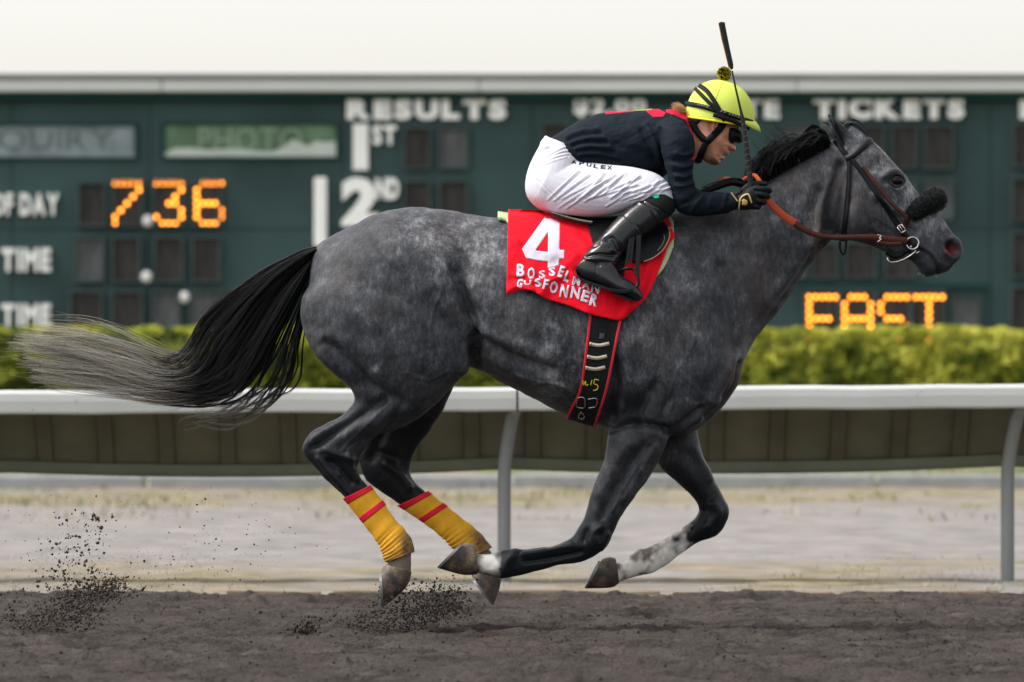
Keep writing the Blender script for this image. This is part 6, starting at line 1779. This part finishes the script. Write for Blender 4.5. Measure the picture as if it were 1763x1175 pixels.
# cropped hair under the rim and the fair tuft at the nape
m_rhair = mat('dark_blond_hair', (.60, .46, .28), .7, var=.3, scale=80)
m_rhd = mat('dark_hair', (.03, .02, .014), .7, var=.3, scale=80)
hs_ = []
for k in range(420):
    x0_, y0_ = random.uniform(1172, 1182), random.uniform(186, 194); yy = random.uniform(-.05, .05); ln_ = random.uniform(7, 20)
    a_ = random.uniform(math.radians(150), math.radians(215)); hs_.append([P(x0_+ln_*s*math.cos(a_), y0_+ln_*s*math.sin(a_)*.8-5*s, yy*(1+.4*s)) for s in np.linspace(0, 1, 6)])
ht = hair_mesh('hair', np.array(hs_), np.full(len(hs_), .0009), np.zeros((len(hs_), 6)), None); ht.data.materials.clear(); ht.data.materials.append(m_rhair); adopt(ht, rider)
V, F = remesh([inflate([(1184, 198), (1205, 200), (1234, 200), (1228, 204), (1214, 208), (1206, 216), (1198, 222), (1188, 214)], .077, 8, 0, 1)], .003); V = smooth(V, F, 3, .5)
adopt(mesh_obj('cropped_hair', V, F, m_rhd), rider)

# ---- whip held upright in the near hand
whip = empty('riding_whip', P(1292, 330, -.19))
tag(whip, 'black riding whip held upright in the rider\'s gloved hand', 'whip')
m_grip = mat('whip_grip', (.020, .021, .023), .5, var=.3, scale=60, bump=.3, bscale=300)
WP = [(1292, 345, -.192), (1291.5, 312, -.193), (1288, 280, -.196), (1283.5, 240, -.2), (1279.5, 210, -.203), (1272, 176, -.206), (1265, 145, -.208), (1260.5, 122, -.21)]
L_ = crom(np.array(WP, float), 6)
rr_ = np.interp(L_[:, 1], [118, 140, 190, 205, 245, 345], [.0030, .0034, .0048, .0078, .0098, .0112])
MB().tube([P(*p) for p in L_], list(rr_), 12).build('shaft', m_grip, whip, smooth=True)
m_thread = mat('pale_thread', (.22, .22, .22), .6)
for k in range(9):
    yy = 214+k*10.5; xx = float(np.interp(yy, [p[1] for p in WP[::-1]], [p[0] for p in WP[::-1]])); dd = float(np.interp(yy, [p[1] for p in WP[::-1]], [p[2] for p in WP[::-1]])); r0 = float(np.interp(yy, [205, 245, 345], [.0081, .0101, .0115]))
    pts = [(P(xx, yy, dd)[0]+r0*math.cos(t), dd+r0*math.sin(t), P(xx, yy, dd)[2]+.004*math.cos(t)) for t in np.linspace(0, 2*math.pi, 17)]
    MB().tube(pts, .00045, 5, cap=False).build('thread_wrap', m_thread, whip, smooth=True)
FLP = [(1236.5, 40), (1241, 37.5), (1248, 38.5), (1250.5, 52), (1256, 80), (1263, 112), (1262.5, 119), (1258, 121), (1254.5, 114), (1247, 84), (1240, 56)]
V, F = remesh([inflate(FLP, .011, 3.5, -.211, .5)], .0018); V = smooth(V, F, 3, .5)
m_flap = mat('whip_flap_leather', (.016, .018, .018), .55, var=.3, scale=40, bump=.3, bscale=160)
adopt(mesh_obj('flap', V, F, m_flap), whip)
m_oedge = mat('orange_edge', (.45, .20, .03), .6)
MB().tube([P(1237.5, 41, -.211), P(1243, 68, -.211), P(1249, 92, -.211), P(1255.5, 117, -.211)], .0022, 8).build('orange_edge', m_oedge, whip, smooth=True)
# ================================================================== dirt thrown up by the hooves
m_clod = mat('damp_dirt_clod', (.040, .034, .031), .95, var=.45, scale=30, bump=.4, bscale=90)
OCT_V = np.array([(1, 0, 0), (-1, 0, 0), (0, 1, 0), (0, -1, 0), (0, 0, 1), (0, 0, -1), (.6, .6, .6), (-.6, .6, -.6), (.6, -.6, -.6), (-.6, -.6, .6)], float)
bm_ = bmesh.new()
for v in OCT_V: bm_.verts.new(v)
bmesh.ops.convex_hull(bm_, input=bm_.verts[:]); bm_.verts.index_update()
OCT_F = np.array([[v.index for v in f.verts] for f in bm_.faces if len(f.verts) == 3]); bm_.free()
def spray(name, pts, sz, label):
    n = len(pts); k = len(OCT_V)
    Q = RNG.normal(size=(n, 3, 3)); Q, _ = np.linalg.qr(Q)
    S = sz[:, None]*RNG.uniform(.55, 1.3, (n, 3))
    V = np.einsum('kj,nj,njl->nkl', OCT_V, S, Q)*RNG.uniform(.75, 1.2, (n, k, 1))+pts[:, None, :]
    F = (OCT_F[None]+np.arange(n)[:, None, None]*k).reshape(-1, 3)
    o = mesh_obj(name, V.reshape(-1, 3), F, m_clod, smooth=False)
    tag(o, label, 'dirt', kind='stuff')
def cloud(n, path, wid, sz0, sz1, ydep, ysp, pw=2.5):
    L_ = crom(np.array(path, float), 6); t = RNG.random(n)*(len(L_)-1); i = t.astype(int).clip(0, len(L_)-2); f = (t-i)[:, None]
    c = L_[i]*(1-f)+L_[i+1]*f
    w_ = np.interp(t/(len(L_)-1), np.linspace(0, 1, len(wid)), wid)
    q_ = c+RNG.normal(size=(n, 2))*w_[:, None]*np.array([1.2, .8])
    q_ = q_+(RNG.normal(size=(max(n//25, 1), 2))*w_.mean()*.55)[RNG.integers(0, max(n//25, 1), n)]
    y = ydep+RNG.normal(0, ysp, n)
    ground = HY+(HC+.01)*K/(CAMD+y)
    q_[:, 1] = np.minimum(q_[:, 1], ground-1)
    return Pn(q_[:, 0], q_[:, 1], y), sz0+(sz1-sz0)*RNG.random(n)**pw
a1, s1 = cloud(4800, [(15, 1100), (60, 1085), (100, 1070), (130, 1040), (165, 1018), (205, 1012)], [34, 30, 24, 18, 10, 6], .0010, .0070, -.15, .16, 3.5)
a2, s2 = cloud(420, [(95, 1045), (110, 1000), (125, 960), (140, 930), (150, 900)], [34, 30, 26, 22, 20], .0012, .0085, -.1, .12)
a3, s3 = cloud(500, [(60, 1000), (160, 960), (260, 985), (340, 990)], [60, 60, 60, 50], .0008, .0045, 0, .2, 4)
a4, s4 = cloud(9000, [(10, 1095), (70, 1075), (120, 1045), (170, 1015), (230, 1005)], [46, 46, 42, 34, 30], .0004, .0013, -.15, .2)
spray('flying_dirt', np.concatenate([a1, a2, a3, a4]), np.concatenate([s1, s2, s3, s4]), 'dark dirt clods flying up at the far left behind the tail')
b1, t1 = cloud(5000, [(600, 1098), (650, 1082), (700, 1062), (745, 1040), (790, 1042)], [18, 23, 22, 18, 12], .0010, .0066, -.13, .12, 3.5)
b2_, t2 = cloud(260, [(690, 1040), (730, 1022), (780, 1026)], [18, 12, 12], .0012, .006, -.1, .1)
b3, t3 = cloud(330, [(512, 1095), (522, 1085), (535, 1076)], [8, 9, 6], .002, .009, -.1, .08)
b4, t4 = cloud(9000, [(520, 1100), (600, 1090), (670, 1070), (740, 1045), (800, 1040)], [18, 24, 26, 24, 20], .0004, .0012, -.13, .15)
spray('flying_dirt', np.concatenate([b1, b2_, b3, b4]), np.concatenate([t1, t2, t3, t4]), 'burst of dark dirt beneath the hind hooves')
c1_, u1 = cloud(620, [(20, 780), (160, 740), (300, 760), (420, 800), (430, 900), (330, 980), (480, 960)], [70]*7, .0006, .0028, .05, .3, 3)
c2_, u2 = cloud(120, [(380, 940), (430, 960), (300, 900)], [40, 30, 40], .001, .0055, .0, .2, 4)
spray('drifting_dirt_specks', np.concatenate([c1_, c2_]), np.concatenate([u1, u2]), 'fine dirt specks drifting in the air under the tail')

# loose crumbs lying all over the harrowed track
n = 30000
cx_ = RNG.uniform(-2.9, 2.9, n); cy_ = RNG.uniform(-4.8, EDGE-.1, n)
cz_ = track_z(cx_, cy_)
spray('track_crumbs', np.stack([cx_, cy_, cz_+.001], 1), .0018+.0062*RNG.random(n)**5, 'small dirt crumbs scattered over the harrowed track')
bpy.data.objects['track_crumbs'].data.materials.clear(); bpy.data.objects['track_crumbs'].data.materials.append(m_track)
